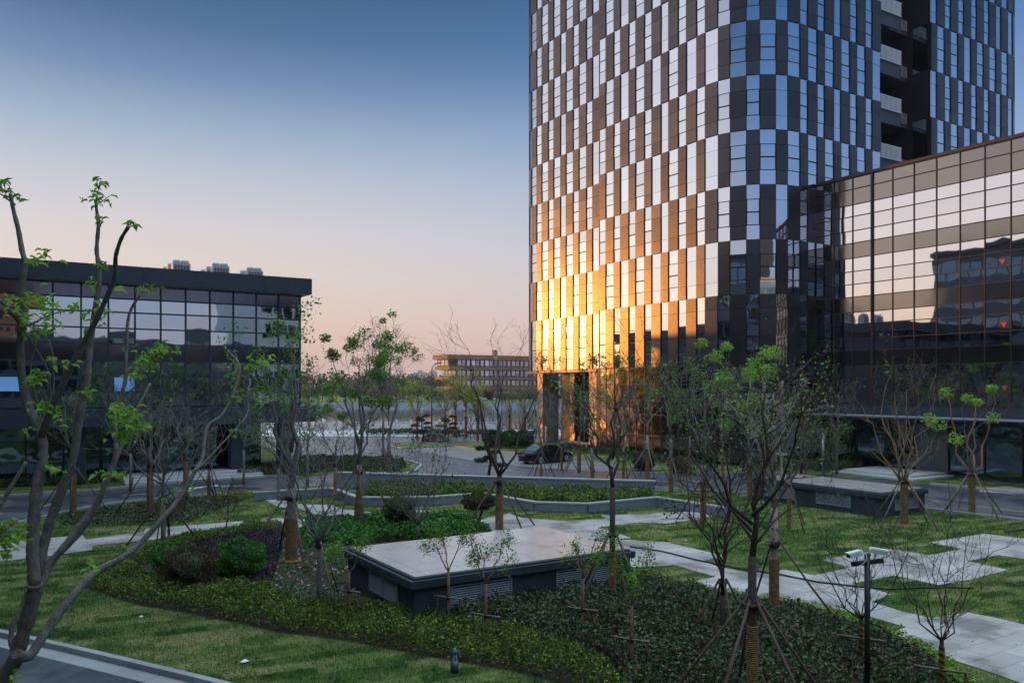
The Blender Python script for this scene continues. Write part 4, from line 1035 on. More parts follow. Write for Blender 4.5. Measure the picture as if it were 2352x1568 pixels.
hedge('promenade_hedge','low clipped hedge between the lake road and the promenade',D((841,998),(1230,1003),(1240,1000),(841,994)),.7,M['lf_far'],90,.25,30000)
hedge('tower_hedge','low green hedge along the foot of the tower',D((1290,1035),(1380,1045),(1480,1060),(1580,1070),(1600,1064),(1480,1050),(1370,1036),(1300,1026)),.6,M['lf_far'],150,.18,25000)
hedge('wing_hedge','dark planting at the inner corner of tower and wing',D((1700,1080),(1830,1082),(1980,1080),(1985,1070),(1830,1068),(1700,1066)),.6,M['lf_dark'],150,.18,15000)
# stones on the bare soil
b=MB(); 
for p in scatter(Z7,14,500):
    s=rng.uniform(.02,.07); n0=len(b.v); v=[(p[0]+s*rng.normal(),p[1]+s*rng.normal(),.02+abs(s*rng.normal())) for _ in range(4)]
    b.idx(v,[(0,1,2),(0,2,3),(0,3,1),(1,3,2)])
tag(b.build('rubble',simple('pale_rubble',(.30,.28,.26),.9,0,.4,20)),'pale stones and clods scattered on the bare soil','rubble',None,'stuff')
for q,(px,py,l) in enumerate(((562,1523,'large white scrap of paper on the front lawn left of the bollard'),(180,1206,'small white scrap on the far left path edge'),(1575,1243,'white scrap on the lawn right of the planter'),(324,1420,'tiny pale scrap on the left of the front lawn'))):
    x,y=G(px,py); b=MB(); s=.09 if q==0 else .05; b.idx([(x-s,y-s*.6,.05),(x+s*.2,y-s,.06),(x+s,y+s*.5,.05),(x-s*.3,y+s,.08)],[(0,1,2,3)]); tag(b.build('paper_scrap',M['white']),l,'litter')
LV=np.column_stack([rng.uniform(-17,24,1500),rng.uniform(16.5,46,1500)]); LV=LV[~inpoly(LV,bed_out)]
raw=raw_mesh('fallen_leaves',leafquads(np.column_stack([LV,np.full(len(LV),.055)]),rng.uniform(.03,.075,len(LV)),.9),None,4,leafmat('dead_leaf',[(.10,.06,.03),(.22,.13,.06),(.35,.27,.14)],.1,.8)); tag(raw,'scattered dead leaves on the lawn and paths','leaf litter',None,'stuff')
# grass blades
hard=[path_r,path_l,path_c,bed_out,road_main,k1+k2[::-1]]
def grass(name,label,x0,x1,y0,y1,n,h,wd):
    P=np.column_stack([rng.uniform(x0,x1,n),rng.uniform(y0,y1,n)*1.0]); k=np.ones(n,bool)
    k&=(P[:,0]/P[:,1]>-.66)&(P[:,0]/P[:,1]<.66)
    for q in hard: k&=~inpoly(P,q)
    kb_=np.array(kb); yk=np.interp(P[:,0],kb_[:,0],kb_[:,1]); k&=~((P[:,0]<kb_[-1,0])&(P[:,1]<yk+.1))
    lx=P[:,0]*CU+P[:,1]*SU; ly=-P[:,0]*SU+P[:,1]*CU
    k&=~((ly>56)|(lx>52)); P=P[k]; n=len(P)
    a=rng.uniform(0,6.28,n); hh=h*rng.uniform(.5,1.3,n)*(.6+.8*lump(P,1.4)); w_=wd*rng.uniform(.6,1.3,n)
    v=np.zeros((n,3,3)); v[:,0,0]=P[:,0]-w_*np.cos(a); v[:,0,1]=P[:,1]-w_*np.sin(a); v[:,1,0]=P[:,0]+w_*np.cos(a); v[:,1,1]=P[:,1]+w_*np.sin(a)
    v[:,2,0]=P[:,0]+rng.normal(size=n)*hh*.5; v[:,2,1]=P[:,1]+rng.normal(size=n)*hh*.5; v[:,2,2]=hh; v[:,:2,2]=.0
    tag(raw_mesh(name,v.reshape(-1,3),None,3,M['lf_grass']),label,'grass',None,'stuff')
grass('grass','short patchy turf blades across the near lawns',-18,20,16,31,230000,.055,.010)
grass('grass','short patchy turf blades across the middle lawns',-30,32,31,47,150000,.07,.017)

# ---------------------------------------------------------------- trees
def vec(*a): return np.array(a,float)
def leafmesh(name,C,size,mat,parent,aspect=.5,flat=.2):
    C=np.array(C); return raw_mesh(name,leafquads(C,size*rng.uniform(.6,1.3,len(C)),flat,aspect),None,4,mat,parent)
def limb(mb,p,d,L,r,rs,seg=6,up=.25,wob=.10,n=6,tip=.25):
    pts=[p.copy()]; q=p.copy(); d=d/np.linalg.norm(d)
    for i in range(seg):
        d=d+rs.normal(size=3)*wob+vec(0,0,up/seg); d/=np.linalg.norm(d); q=q+d*L/seg; pts.append(q.copy())
    mb.tube(pts,list(np.linspace(r,r*tip,seg+1)),n); return pts
def tree(name,label,px,py,topy,wpx,cat='tree',fork=.35,r0=.09,nl=5,bark='bark',wrap=None,leaf=None,lm='lf_fresh',twig=3,seed=1,group=None,cut=False,lean=0,mound=False,stub=False,dense=True,leader=True,Y=None,lsz=.11,lr=.35,up=.5):
    rs=np.random.default_rng(seed)
    if Y is None: x,y=G(px,py)
    else: y=Y; x=(px-CX)/F*Y
    H=HC-(topy-HOR)/F*y; wd=wpx/F*y/2
    t=thing(name,label,cat,(x,y,0),0,group)
    tr=MB(); cr=MB(); fz=H*fork if fork<1 else fork
    fp=vec(lean*.3,0,fz); tr.tube([vec(0,0,-.02),vec(0,0,fz*.3),vec(lean*.1,0.01,fz*.65),fp],[r0*1.15,r0,r0*.92,r0*.9],9)
    tips=[]
    for i in range(nl):
        a=2*pi*i/nl+rs.uniform(-.4,.4); out=wd*rs.uniform(.55,1.0)
        if nl>3 and i==nl-1: out*=.2
        hl=(H-fz)*rs.uniform(.72,1.0); 
        if i==0: hl=H-fz
        fps=fp+vec(0,0,(H-fz)*.34*(i/nl if leader else 0)+0)*1.0; hl=min(hl,H-fps[2]) if i else H-fz
        if leader and i==0: out*=.15
        d0=vec(cos(a)*out*1.6,sin(a)*out*1.6,hl*.8); rl=r0*rs.uniform(.38,.55)*(.8 if nl>5 else 1)
        # curve: starts outward then goes up
        seg=7; pts=[]; 
        for s in range(seg+1):
            f=s/seg; g=f**.65; pts.append(fps+vec(cos(a)*out*g,sin(a)*out*g,hl*f-.0)+rs.normal(size=3)*.03*hl*.9*(0<f))
        pts[0]=fps-vec(0,0,.05*r0)
        if leader and i==0: rl=r0*.72
        rad=list(np.linspace(rl,rl*(.5 if cut else .18),seg+1)); cr.tube(pts,rad,7)
        tips.append(pts[-1])
        rm=.0042*max(1,y/22)
        for k in range(twig+(2 if dense else 0)):
            s=rs.integers(1,seg+(0 if cut else 1)); b0=pts[s]; aa=a+rs.uniform(-1.6,1.6); dd=vec(cos(aa),sin(aa),rs.uniform(.1,1.3)); LL=(H-fz)*rs.uniform(.25,.55)+.15
            LL=min(LL,wd*.9+.35)
            q=limb(cr,b0,dd,LL,max(rm*1.5,rad[s]*.48),rs,6,up,.17,5,.3)
            tips.append(q[-1])
            for m in range(3 if dense else 1):
                b1=q[rs.integers(1,6)]; dd=rs.normal(size=3)*.8+vec(0,0,.6)+ (q[-1]-q[0])/LL*.9
                l2=LL*rs.uniform(.3,.6); z=limb(cr,b1,dd,l2,max(rm,rad[s]*.2),rs,5,up*.5,.2,4,.45)
                if rs.random()<.6: tips.append(z[-1])
                if dense:
                    for m2 in range(2):
                        b2=z[rs.integers(1,5)]; limb(cr,b2,rs.normal(size=3)+vec(0,0,.4)+(z[-1]-z[0])/l2,l2*rs.uniform(.3,.6),rm*.8,rs,3,.1,.2,3,.6)
    tr.build('trunk',M[bark],t); cr.build('crown',M[bark],t)
    if leaf:
        kind,n,frac=leaf; C=[]
        for q in tips:
            if rs.random()>frac: continue
            if kind=='ball': 
                rr=lr*rs.uniform(.6,1.15); C.append(blob(tuple(q),(rr,rr,rr*.8),n,rs,.15))
            else: 
                C.append(q+rs.normal(size=(n,3))*vec(lr,lr,lr*1.2)*.6-vec(0,0,lr*.4))
        if C: leafmesh('foliage',np.concatenate(C),lsz,M[lm],t)
    if wrap:
        z0,z1=wrap; w_=MB(); k=int((z1-z0)/.045)+2
        pr=[(r0*1.02,z0)]
        for j in range(k): zz=z0+(z1-z0)*j/(k-1); pr.append((r0*(1.16+.10*(j%2)+.07*rs.random()),zz))
        pr.append((r0*1.0,z1)); w_.lathe(pr,(0,0,0),12)
        if z0<.1: pass
        w_.build('rope_wrap',M['burlap'],t)
    if mound: 
        m_=MB(); m_.lathe([(r0*1.3,.10),(r0*3,.07),(.45,.028),(.6,.016)],(0,0,0),14); m_.build('straw_ring',M['straw'],t)
    return t,(x,y),H
def props(label,xy,hz,n,rr,rot,r=.03,mat='pole',ring=True,rt=.12):
    t=thing('tree_support',label,'tree support',(*xy,0),rot,'pole supports round the trees')
    for k in range(n):
        a=2*pi*k/n; b=MB(); e=vec(cos(a)*rt*.9,sin(a)*rt*.9,hz+.12); s=vec(cos(a)*rr,sin(a)*rr,-.03)
        m=(e+s)/2+vec(0,0,rng.normal()*.02); b.tube([s,m,e],[r*1.1,r,r*.9],7); b.build('pole',M[mat],t)
    if ring:
        b=MB()
        for k in range(n):
            a=2*pi*k/n; a2=2*pi*(k+1.35)/n; b.tube([vec(cos(a)*rt*1.8,sin(a)*rt*1.8,hz+.02),vec(cos(a2)*rt*1.8,sin(a2)*rt*1.8,hz+.04)],r*.8,6)
        b.build('brace_ring',M[mat],t)
        b=MB(); b.lathe([(rt*.95,hz-.08),(rt*1.08,hz-.05),(rt*1.08,hz+.06),(rt*.95,hz+.09)],(0,0,0),12); b.build('tie',M['tie'],t)
    return t
GR='burlap wrapped trees in the garden'
def T_(*a,sup=None,**k):
    t,xy,H=tree(*a,**k)
    if sup: props(sup[0],xy,*sup[1:],rt=k.get('r0',.09)*1.25)
    return t
# bed trees
T_('supported_tree','grey trunked tree with rope wrap standing in the bare soil left of the vent building',669,1290,800,150,fork=2.6,r0=.17,nl=4,bark='bark',wrap=(0,1.55),leaf=('spray',26,.75),lm='lf_maple',twig=3,seed=11,mound=True,lsz=.13,lr=.28,sup=('long dark poles propping the tree in the bare soil',2.25,4,1.9,.5,.036))
T_('bare_tree','bare silver branched tree spreading low just left of the vent building',733,1390,985,235,fork=1.75,r0=.085,nl=7,bark='bark',twig=5,leader=False,seed=12,lean=.1,up=.15,sup=('weathered tripod poles under the bare silver branched tree',1.7,3,1.05,1.2,.024,'pole_pale'))
T_('supported_tree','dense dark green leaved tree with rope wrap left of centre behind the bed',825,1206,812,150,fork=2.7,r0=.13,nl=5,bark='bark',wrap=(0,1.9),leaf=('ball',110,.30),lm='lf_maple',twig=3,seed=13,lsz=.15,lr=.36,sup=('dark poles propping the dense green tree left of centre',2.35,4,1.9,.3,.034))
T_('supported_tree','second leafy tree with tall airy crown just right of the dense green tree',893,1118,790,130,fork=.36,r0=.12,nl=6,bark='bark',wrap=(0,2.2),leaf=('ball',90,.26),lm='lf_maple',twig=3,seed=14,lsz=.15,lr=.42,sup=('poles at the foot of the airy crowned tree',1.9,3,1.6,.9,.03))
T_('bare_tree','tall bare dark vase tree with rope wrap in the centre of the garden',1147,1216,802,240,fork=2.3,r0=.14,nl=5,bark='bark_dark',wrap=(0,1.55),twig=3,leader=False,seed=15,sup=('four dark poles propping the central bare vase tree',2.05,4,1.9,.6,.034))
T_('multi_stem_shrub','grey many stemmed shrub tree rising behind the vent building',960,1238,1010,190,fork=.14,r0=.06,leader=False,nl=12,bark='bark',wrap=(0,.25),leaf=('spray',5,.5),lm='lf_dark',twig=4,seed=16,lsz=.11,lr=.18,up=.6)
T_('supported_tree','slender dark trunked tree with shaggy straw wrap at the right end of the vent building',1407,1392,865,230,fork=.52,r0=.085,nl=4,bark='bark_dark',wrap=(0,1.55),leaf=('spray',9,.5),lm='lf_fresh',twig=5,seed=17,mound=True,lsz=.09,lr=.16,up=.2,sup=('dark poles propping the slender tree beside the vent building',2.0,4,1.35,.7,.03))
T_('supported_tree','large dark twiggy tree with thick rope wrap nearest the camera on the right',1728,1668,890,500,fork=3.1,r0=.085,nl=7,bark='bark_dark',wrap=(0,1.85),leaf=('spray',6,.28),lm='lf_maple',twig=5,seed=18,lsz=.07,lr=.14,up=.2,sup=('thick brown poles propping the nearest wrapped tree',2.2,5,1.75,.2,.030,'pole'))
T_('supported_tree','pale cut trunk tree with tall straight stems right of the nearest wrapped tree',1778,1417,868,210,fork=.46,r0=.11,nl=6,bark='bark_pale',wrap=(0,1.6),leaf=('spray',10,.35),lm='lf_fresh',twig=2,seed=19,mound=True,cut=True,lsz=.10,sup=('slanting poles propping the pale cut trunk tree',1.95,3,1.7,1.6,.028))
T_('multi_stem_shrub','dark purple leaved multi stem tree with short straw wrap left of the nearest wrapped tree',1660,1478,1010,330,fork=.24,r0=.07,nl=8,bark='bark_dark',wrap=(0,.45),leaf=('spray',10,.6),lm='lf_dark',twig=4,seed=20,lsz=.10,lr=.2,sup=('crossed poles round the dark purple leaved tree',1.45,4,.95,.1,.03))
# right lawn
T_('bare_tree','bare pale vase shaped tree with rope wrap between vent building and wing',2077,1207,868,190,fork=.26,r0=.13,nl=8,bark='bark_tan',wrap=(0,2.15),twig=2,leader=False,seed=21,mound=True,sup=('four long poles round the bare vase tree',1.95,4,1.65,.5,.03,'pole_pale'))
T_('supported_tree','vase tree with round lime leaf clumps at the far right',2232,1180,892,165,fork=.30,r0=.125,nl=5,bark='bark_tan',wrap=(0,2.0),leaf=('ball',110,.6),dense=False,lm='lf_fresh',twig=1,leader=False,seed=22,lsz=.15,lr=.42,sup=('four long poles round the clumped tree at the far right',1.9,4,1.7,.2,.03,'pole_pale'))
T_('supported_tree','tree with straw wrap beside the right end of the low zigzag wall',1615,1202,880,120,fork=.42,r0=.11,nl=4,bark='bark',wrap=(0,1.9),leaf=('spray',22,.5),lm='lf_maple',twig=3,seed=23,lsz=.13,lr=.3,sup=('poles by the low zigzag wall end',1.8,3,1.4,.3,.03))
T_('supported_tree','lime clumped leafy tree in front of the dark tower corner',1722,1148,862,190,fork=.38,r0=.11,nl=6,bark='bark',wrap=(0,1.7),leaf=('ball',150,.28),lm='lf_fresh',twig=2,seed=24,lsz=.17,lr=.46,sup=('poles of the lime clumped tree',1.9,4,1.5,.3,.03))
T_('supported_tree','thin wrapped tree with green tufts before the bronze lobby',1541,1130,855,130,fork=.45,r0=.10,nl=4,bark='bark',wrap=(0,1.9),leaf=('ball',40,.25),lm='lf_maple',twig=2,seed=25,lsz=.15,lr=.36,sup=('pale poles before the bronze lobby',1.9,3,1.4,.8,.03,'pole_pale'))
T_('supported_tree','wrapped tree with forked pale stems beside the bronze lobby',1487,1098,852,140,fork=.40,r0=.12,nl=5,bark='bark_pale',wrap=(0,2.0),leaf=('ball',50,.22),lm='lf_maple',twig=2,seed=26,lsz=.17,lr=.45,sup=('pale poles beside the bronze lobby',1.9,4,1.5,.2,.035,'pole_pale'))
T_('supported_tree','loose green tree right of the parked black car',1330,1086,852,150,fork=.36,r0=.11,nl=5,bark='bark',wrap=(0,2.0),leaf=('ball',55,.3),lm='lf_far',twig=2,seed=27,lsz=.17,lr=.5,sup=('short poles right of the parked car',1.9,4,1.5,.6,.03))
T_('supported_tree','leafy tree with rope wrap in the raised planter before the lobby',1360,1120,900,110,fork=.42,r0=.10,nl=4,bark='bark',wrap=(.3,1.5),leaf=('spray',16,.5),lm='lf_maple',twig=3,seed=28,lsz=.13,lr=.3)
T_('bare_tree','thin bare tree behind the front planter hedge near the parked car',1243,1112,905,70,fork=.3,r0=.08,nl=6,bark='bark',wrap=(.3,1.0),twig=4,seed=29,sup=('poles of the thin bare tree near the parked car',1.9,4,1.2,.4,.025))
T_('bare_tree','thin dark bare tree in the shade of the tower corner',1840,1088,920,110,fork=.42,r0=.08,nl=5,bark='bark_dark',twig=3,seed=30)
T_('bare_tree','slim bare tree between the white light column and the wing',1922,1090,905,90,fork=.42,r0=.09,nl=5,bark='bark',twig=3,seed=31)
T_('leafy_shrub','leafy multi stem shrub left of the white light column',1850,1096,985,100,fork=.12,r0=.05,nl=9,bark='bark',leaf=('spray',10,.5),lm='lf_maple',twig=3,seed=32,lsz=.13,lr=.25)
T_('leafy_shrub','leafy multi stem shrub right of the white light column',1912,1092,995,80,fork=.12,r0=.05,nl=8,bark='bark',leaf=('spray',10,.5),lm='lf_maple',twig=3,seed=33,lsz=.13,lr=.25)
for (px,py,ty,wd,l,sp_l,sd,lf) in ((1812,1214,930,110,'thin wrapped tree left of the far vent building louvres','poles left of the far vent building',81,'lf_fresh'),(1432,1108,900,80,'thin twiggy sapling right of the parked car before the lobby','poles of the sapling before the lobby',82,None),(1290,1082,905,70,'slim twiggy sapling between the parked car and the straight wall','poles of the sapling behind the straight wall',83,None),(1585,1092,868,110,'pale stemmed twiggy tree at the right end of the bronze lobby','poles at the right end of the bronze lobby',84,'lf_maple'),(1660,1100,880,100,'airy green tree before the perforated tower corner','poles before the perforated tower corner',85,'lf_fresh'),(770,1148,960,110,'bare twiggy sapling left of the zigzag wall','poles of the sapling left of the zigzag wall',86,'lf_maple'),(480,1150,975,110,'low twiggy sapling by the yellow flowers','poles by the yellow flowers',87,None)):
    T_('sapling',l,px,py,ty,wd,fork=.4,r0=.075,nl=6,bark='bark',wrap=(0,1.4),leaf=(('spray',9,.4) if lf else None),lm=lf or 'lf_fresh',twig=3,seed=sd,lsz=.12,lr=.25,sup=(sp_l,1.9,3,1.3,sd*.5,.028))
# left rear
for (px,py,ty,wd,l,l2,sd,lf) in ((168,1180,905,90,'leftmost rope wrapped tree by the service road','leftmost',34,'lf_maple'),(345,1180,950,110,'middle rope wrapped tree of the rear left groundcover','middle',35,'lf_maple'),(427,1143,930,110,'right rope wrapped tree of the rear left group','right',36,'lf_dark')):
    T_('supported_tree',l,px,py,ty,wd,fork=.42,r0=.12,nl=5,bark='bark',wrap=(0,2.0),leaf=('spray',12,.4),lm=lf,twig=3,seed=sd,group=GR,lsz=.12,lr=.3,sup=(f'dark poles round the {l2} tree of the rear left group',2.1,4,1.6,.4,.03))
T_('bare_tree','bare multi stem tree in the purple shrubs behind the clipped balls',375,1250,960,260,fork=.34,r0=.09,nl=7,bark='bark',twig=4,seed=37,up=.2,sup=('poles under the bare tree behind the clipped balls',1.75,4,1.35,.2,.03))
T_('bare_shrub','small bare twiggy shrub above the green clipped ball',520,1222,1120,110,fork=.18,r0=.035,nl=8,bark='bark_dark',twig=3,seed=38)
T_('bare_shrub','tiny bare shrub left of the green clipped ball',386,1245,1150,60,fork=.3,r0=.03,nl=5,bark='bark_dark',twig=2,seed=39)
T_('bare_tree','twiggy grey tree before the hall with tangled low branches',640,1150,930,170,fork=.34,r0=.09,nl=6,bark='bark',twig=5,seed=40,leaf=('spray',4,.3),lm='lf_maple',up=.2)
T_('bare_tree','thin grey twiggy tree in front of the hall columns',300,1128,900,110,fork=.38,r0=.08,nl=5,bark='bark',twig=4,seed=41,leaf=('spray',4,.3),lm='lf_maple')
T_('bare_tree','thin brown twiggy tree right of the hall columns',560,1112,905,100,fork=.38,r0=.08,nl=5,bark='bark',twig=4,seed=42)
T_('leafy_tree','green sparse tree at the hall corner before the lake',706,1128,870,120,fork=.36,r0=.09,nl=5,bark='bark',leaf=('ball',30,.3),lm='lf_maple',twig=3,seed=43,lsz=.15,lr=.34)
T_('leafy_tree','green airy tree with feathery top left of the street lamp',880,1050,782,110,fork=.40,r0=.11,nl=6,bark='bark',leaf=('spray',12,.6),lm='lf_far',twig=4,seed=44,lsz=.16,lr=.4)
# road side trees near the lake
for (px,py,ty,wd,l,lm_,sd,k) in ((958,1008,895,60,'wrapped tree with yellow green tufts left of the street lamp','lf_yellow',50,1),(1022,1008,905,55,'bare forked wrapped tree right of the street lamp',None,51,0),(1070,1005,868,70,'tallest yellow green wrapped tree before the lakeside office','lf_yellow',52,1),(1097,1010,905,50,'thin wrapped tree with sparse tufts before the lakeside office','lf_yellow',53,1),(1170,1000,895,60,'bare wrapped tree behind the round clipped shrubs',None,54,0),(1046,1002,880,45,'narrow wrapped tree with lime top before the lakeside office','lf_yellow',55,1),(1205,1002,900,55,'bare brown tree near the tower column','lf_rust',56,0)):
    T_('roadside_tree',l,px,py,ty,wd,fork=.42,r0=.13,nl=5,bark='bark',wrap=(0,2.6),leaf=(('ball',30,.4) if k else None),lm=(lm_ if k else 'lf_fresh'),twig=2,seed=sd,group='wrapped trees along the lake road',lsz=.25,lr=.6,sup=(f'poles of the {l.split(" ")[0]} {l.split(" ")[-4]} {l.split(" ")[-1]} roadside tree'.replace('  ',' '),2.4,3,1.7,sd*.3,.04))
# crape myrtles with stake frames
def stake(label,xy,rot,h=.72,w_=.72):
    t=thing('stake_frame',label,'stake frame',(*xy,0),rot,'wooden stake frames in the bed')
    for s in(-1,1): b=MB(); b.cyl((s*w_*.48,0,-.02),(s*w_*.48,0,h),.022,7); b.build('post',M['pole'],t)
    b=MB(); b.cyl((-w_*.58,-.035,h-.02),(w_*.58,-.035,h-.02),.024,7); b.build('crossbar',M['pole_pale'],t)
    b=MB(); b.lathe([(.05,h-.09),(.056,h-.07),(.056,h+.02),(.05,h+.03)],(0,0,0),10); b.build('tie',M['tie'],t)
for (px,py,ty,wd,l,sd) in ((801,1415,1238,80,'leftmost small tufted tree by the left corner of the vent building',61),(1030,1432,1222,76,'small tufted tree before the left louvres of the vent building',62),(1116,1478,1240,82,'small tufted tree right of the left louvres in front of the vent building',63),(1339,1462,1232,80,'small tufted tree before the right louvres of the vent building',64),(1451,1540,1280,92,'small tufted tree just right of the vent building corner',65)):
    t,xy,H=tree('tufted_small_tree',l,px,py,ty,wd,fork=.58,r0=.040,nl=3,bark='bark_tan',leaf=('spray',75,1.0),leader=False,lm='lf_maple',twig=2,seed=sd,group='small tufted trees in the hedge',lsz=.065,lr=.15,cut=True,dense=False)
    stake('low stake frame round the '+{61:'leftmost tufted tree',62:'tufted tree before the left louvres',63:'tufted tree right of the left louvres',64:'tufted tree before the right louvres',65:'tufted tree right of the vent corner'}[sd],xy,radians(-28))
# tape wrapped shrubs near the camera mast
for (px,py,ty,wd,l,sd,sl_) in ((1978,1530,1210,300,'bare twiggy shrub with striped tape on its trunk behind the camera mast',71,'stake frame of the taped shrub behind the camera mast'),(2163,1610,1200,300,'bare shrub with yellow and black striped tape at the lower right',72,'stake frame of the taped shrub at the lower right')):
    t,xy,H=tree('taped_shrub',l,px,py,ty,wd,fork=.34,leader=False,r0=.045,nl=8,bark='bark_dark',twig=3,seed=sd,up=.5)
    b=MB(); b.lathe([(.044,.02),(.056,.03),(.056,H*.30),(.046,H*.31)],(0,0,0),14); b.build('hazard_tape',M['tape'],t)
    stake(sl_,xy,radians(-28),.66,.85)
# clipped balls
def ball(name,label,px,pyb,r,rz,mat,n,leaf,z0=.0,stem=False):
    x,y=G(px,pyb); t=thing(name,label,'shrub',(x,y,0))
    b=MB(); cz=rz+z0
    for k in range(6): a=k*1.05; b.tube([(0.03*cos(a),.03*sin(a),0),(r*.25*cos(a),r*.25*sin(a),cz*.5),(r*.5*cos(a),r*.5*sin(a),cz)],[.03,.022,.01],5)
    b.build('stem',M['bark'],t)
    C=blob((0,0,cz),(r,r,rz),int(n*1.8),rng,.86,True); raw_mesh('foliage',leafquads(C,leaf*.75*rng.uniform(.6,1.3,len(C)),0,.6),None,4,mat,t)
    b=MB(); b.lathe([(.001,cz-rz*.72),(r*.5,cz-rz*.6),(r*.74,cz),(r*.5,cz+rz*.55),(.001,cz+rz*.74)],(0,0,0),14); b.build('inner_core',M['lf_dark'],t)  # solid dark core filling the inside of the leaf shell
    return t
ball('clipped_shrub','glossy green clipped ball shrub in the bed',550,1332,.76,.66,M['lf_ball'],9000,.075)
ball('clipped_shrub','russet brown clipped ball shrub left of the green one',432,1352,.78,.66,M['lf_brown'],7500,.07)
ball('clipped_shrub','dark green clipped ball shrub half hidden behind the russet one',388,1326,.60,.60,M['lf_ball'],4500,.075)
ball('clipped_shrub','small umbrella shaped shrub on stems before the low wall',1098,1205,.74,.42,M['lf_far'],4500,.08,.62)
ball('clipped_shrub','dull low green shrub beside the grey many stemmed shrub',915,1212,.7,.5,M['lf_dark'],3500,.09,.35)
for i,(px,r,l) in enumerate(((1134,1.15,'left'),(1171,1.2,'middle'),(1203,1.0,'right'))):
    ball('round_shrub',f'{l} round clipped shrub of the three behind the parked car',px,1028,r,.85,M['lf_far'],3000,.16)
ball('clipped_shrub','left dark ball shrub at the foot of the bronze lobby',1478,1080,.8,.6,M['lf_purple'],2000,.14)
ball('clipped_shrub','right dark ball shrub at the foot of the bronze lobby',1560,1086,.8,.55,M['lf_purple'],2000,.14)
# cloud pruned pines
def cloudpine(label,px,py,h,w_,sd):
    x,y=G(px,py); rs=np.random.default_rng(sd); t=thing('cloud_pine',label,'pine',(x,y,0),0,'cloud pruned pines')
    b=MB(); b.tube([(0,0,0),(.15,0,h*.3),(-.1,.1,h*.6),(.05,0,h)],[.11,.09,.06,.03],7); C=[]
    for k in range(9):
        z=h*(.25+.75*k/8); a=k*2.4; rr=w_*(1-.6*k/8)*.62; p=(rr*cos(a),rr*sin(a)*.6,z)
        b.tube([(0,0,z*.9),p],[.035,.015],5); C.append(blob(p,(w_*.36*(1.1-.5*k/8),w_*.34,h*.055),300,rs,.1))
    b.build('trunk',M['bark_dark'],t); raw_mesh('foliage',leafquads(np.concatenate(C),.16,.3,.4),None,4,M['lf_pine'],t)
cloudpine('left cloud pruned pine beside the large boulder',970,1014,2.9,1.9,5)
cloudpine('right cloud pruned pine of the roadside pair',1028,1014,2.8,2.0,6)
cloudpine('nearer cloud pruned pine left of the parked car before the straight wall',1122,1092,3.0,1.3,7)
# ================================================================ FOREGROUND TREE (left)
ft=thing('foreground_tree','large grey multi stem tree with fresh green shoots leaning across the left foreground','tree',(*((0-CX)/F*6.6,6.6),0))
FB=(ft.location[0],ft.location[1])
def FP(px,py,Y):
    x,y,z=P3(px,py,Y); return vec(x-FB[0],y-FB[1],z)
def smooth(pts,n=3):
    out=[]; m=len(pts)
    for i in range(m-1):
        p0=pts[max(i-1,0)];p1=pts[i];p2=pts[i+1];p3=pts[min(i+2,m-1)]
        for k in range(n):
            t=k/n; out.append(.5*((2*p1)+(p2-p0)*t+(2*p0-5*p1+4*p2-p3)*t*t+(3*p1-p0-3*p2+p3)*t**3))
    out.append(pts[-1]); return out
tr=MB(); tb=MB()
def stem(mb,pp,Ya,Yb,wa,wb,knots=True,base=False):
    n=len(pp); P=[]; 
    for i,(x,y) in enumerate(pp): P.append(FP(x,y,Ya+(Yb-Ya)*i/(n-1)))
    if base: P=[vec(0,0,-.02),vec(0.0,0.0,1.2)+ (P[0]-vec(0,0,P[0][2]))*.25,vec(0,0,2.6)+(P[0]-vec(0,0,P[0][2]))*.7]+P
    S=smooth(P,4); m=len(S); R_=[(wa+(wb-wa)*i/(m-1))/2/F*6.6*(1+.07*sin(i*2.1)+.05*rng.normal()) for i in range(m)]
    mb.tube(S,R_,12)
    if knots:
        for i in range(3,m-2,2):
            a=rng.uniform(0,6.28); d=vec(cos(a),sin(a)*.5,.35); mb.tube([S[i],S[i]+d*R_[i]*.95,S[i]+d*R_[i]*1.22],[R_[i]*.45,R_[i]*.33,R_[i]*.12],6)
    return S
S0=stem(tr,[(8,1580),(32,1521),(54,1451),(76,1374),(80,1339)],6.5,6.4,36,30,True,True)
S1=stem(tr,[(80,1345),(75,1260),(80,1164),(86,1110),(97,1068),(99,1040),(95,998),(83,979),(60,918),(48,839),(48,705),(50,660),(57,606),(50,573),(42,527),(31,483),(24,445)],6.4,6.7,27,8)
B1=stem(tb,[(96,1000),(105,975),(124,925),(153,864),(191,788),(217,743),(242,689),(264,638),(265,604),(267,583),(279,547),(296,520)],6.5,6.0,17,7)
C1=stem(tb,[(82,1360),(92,1317),(97,1266),(111,1212),(127,1164),(166,1060),(182,960),(198,883),(204,832),(207,788),(220,705),(228,635),(226,603),(222,573),(226,517),(222,483),(219,459)],6.5,6.9,25,6)
D1=stem(tb,[(80,1370),(98,1335),(121,1285),(178,1228),(223,1158),(248,1094),(264,1055),(266,1000),(264,944),(287,880),(290,816),(296,724),(325,673)],6.4,7.2,17,6)
D2=stem(tb,[(84,1352),(106,1317),(134,1270),(190,1200),(235,1130),(262,1065),(290,1000),(320,930),(345,880)],6.5,7.6,18,5)
E1=stem(tb,[(36,1500),(67,1505),(105,1451),(143,1397),(178,1355),(207,1323),(233,1304),(287,1276),(328,1241),(373,1190),(411,1145),(446,1084),(465,1050),(475,982),(510,953),(535,905),(551,851),(542,826),(522,804)],6.3,8.6,22,5)
E2=stem(tb,[(446,1084),(490,1040),(540,985),(566,955),(572,925)],7.6,8.4,6,3)
A1=stem(tb,[(67,1352),(50,1400),(32,1428),(26,1470),(36,1505)],6.7,6.5,14,12)
L1=stem(tb,[(48,745),(30,722),(0,690),(-40,660)],6.6,6.2,9,6)
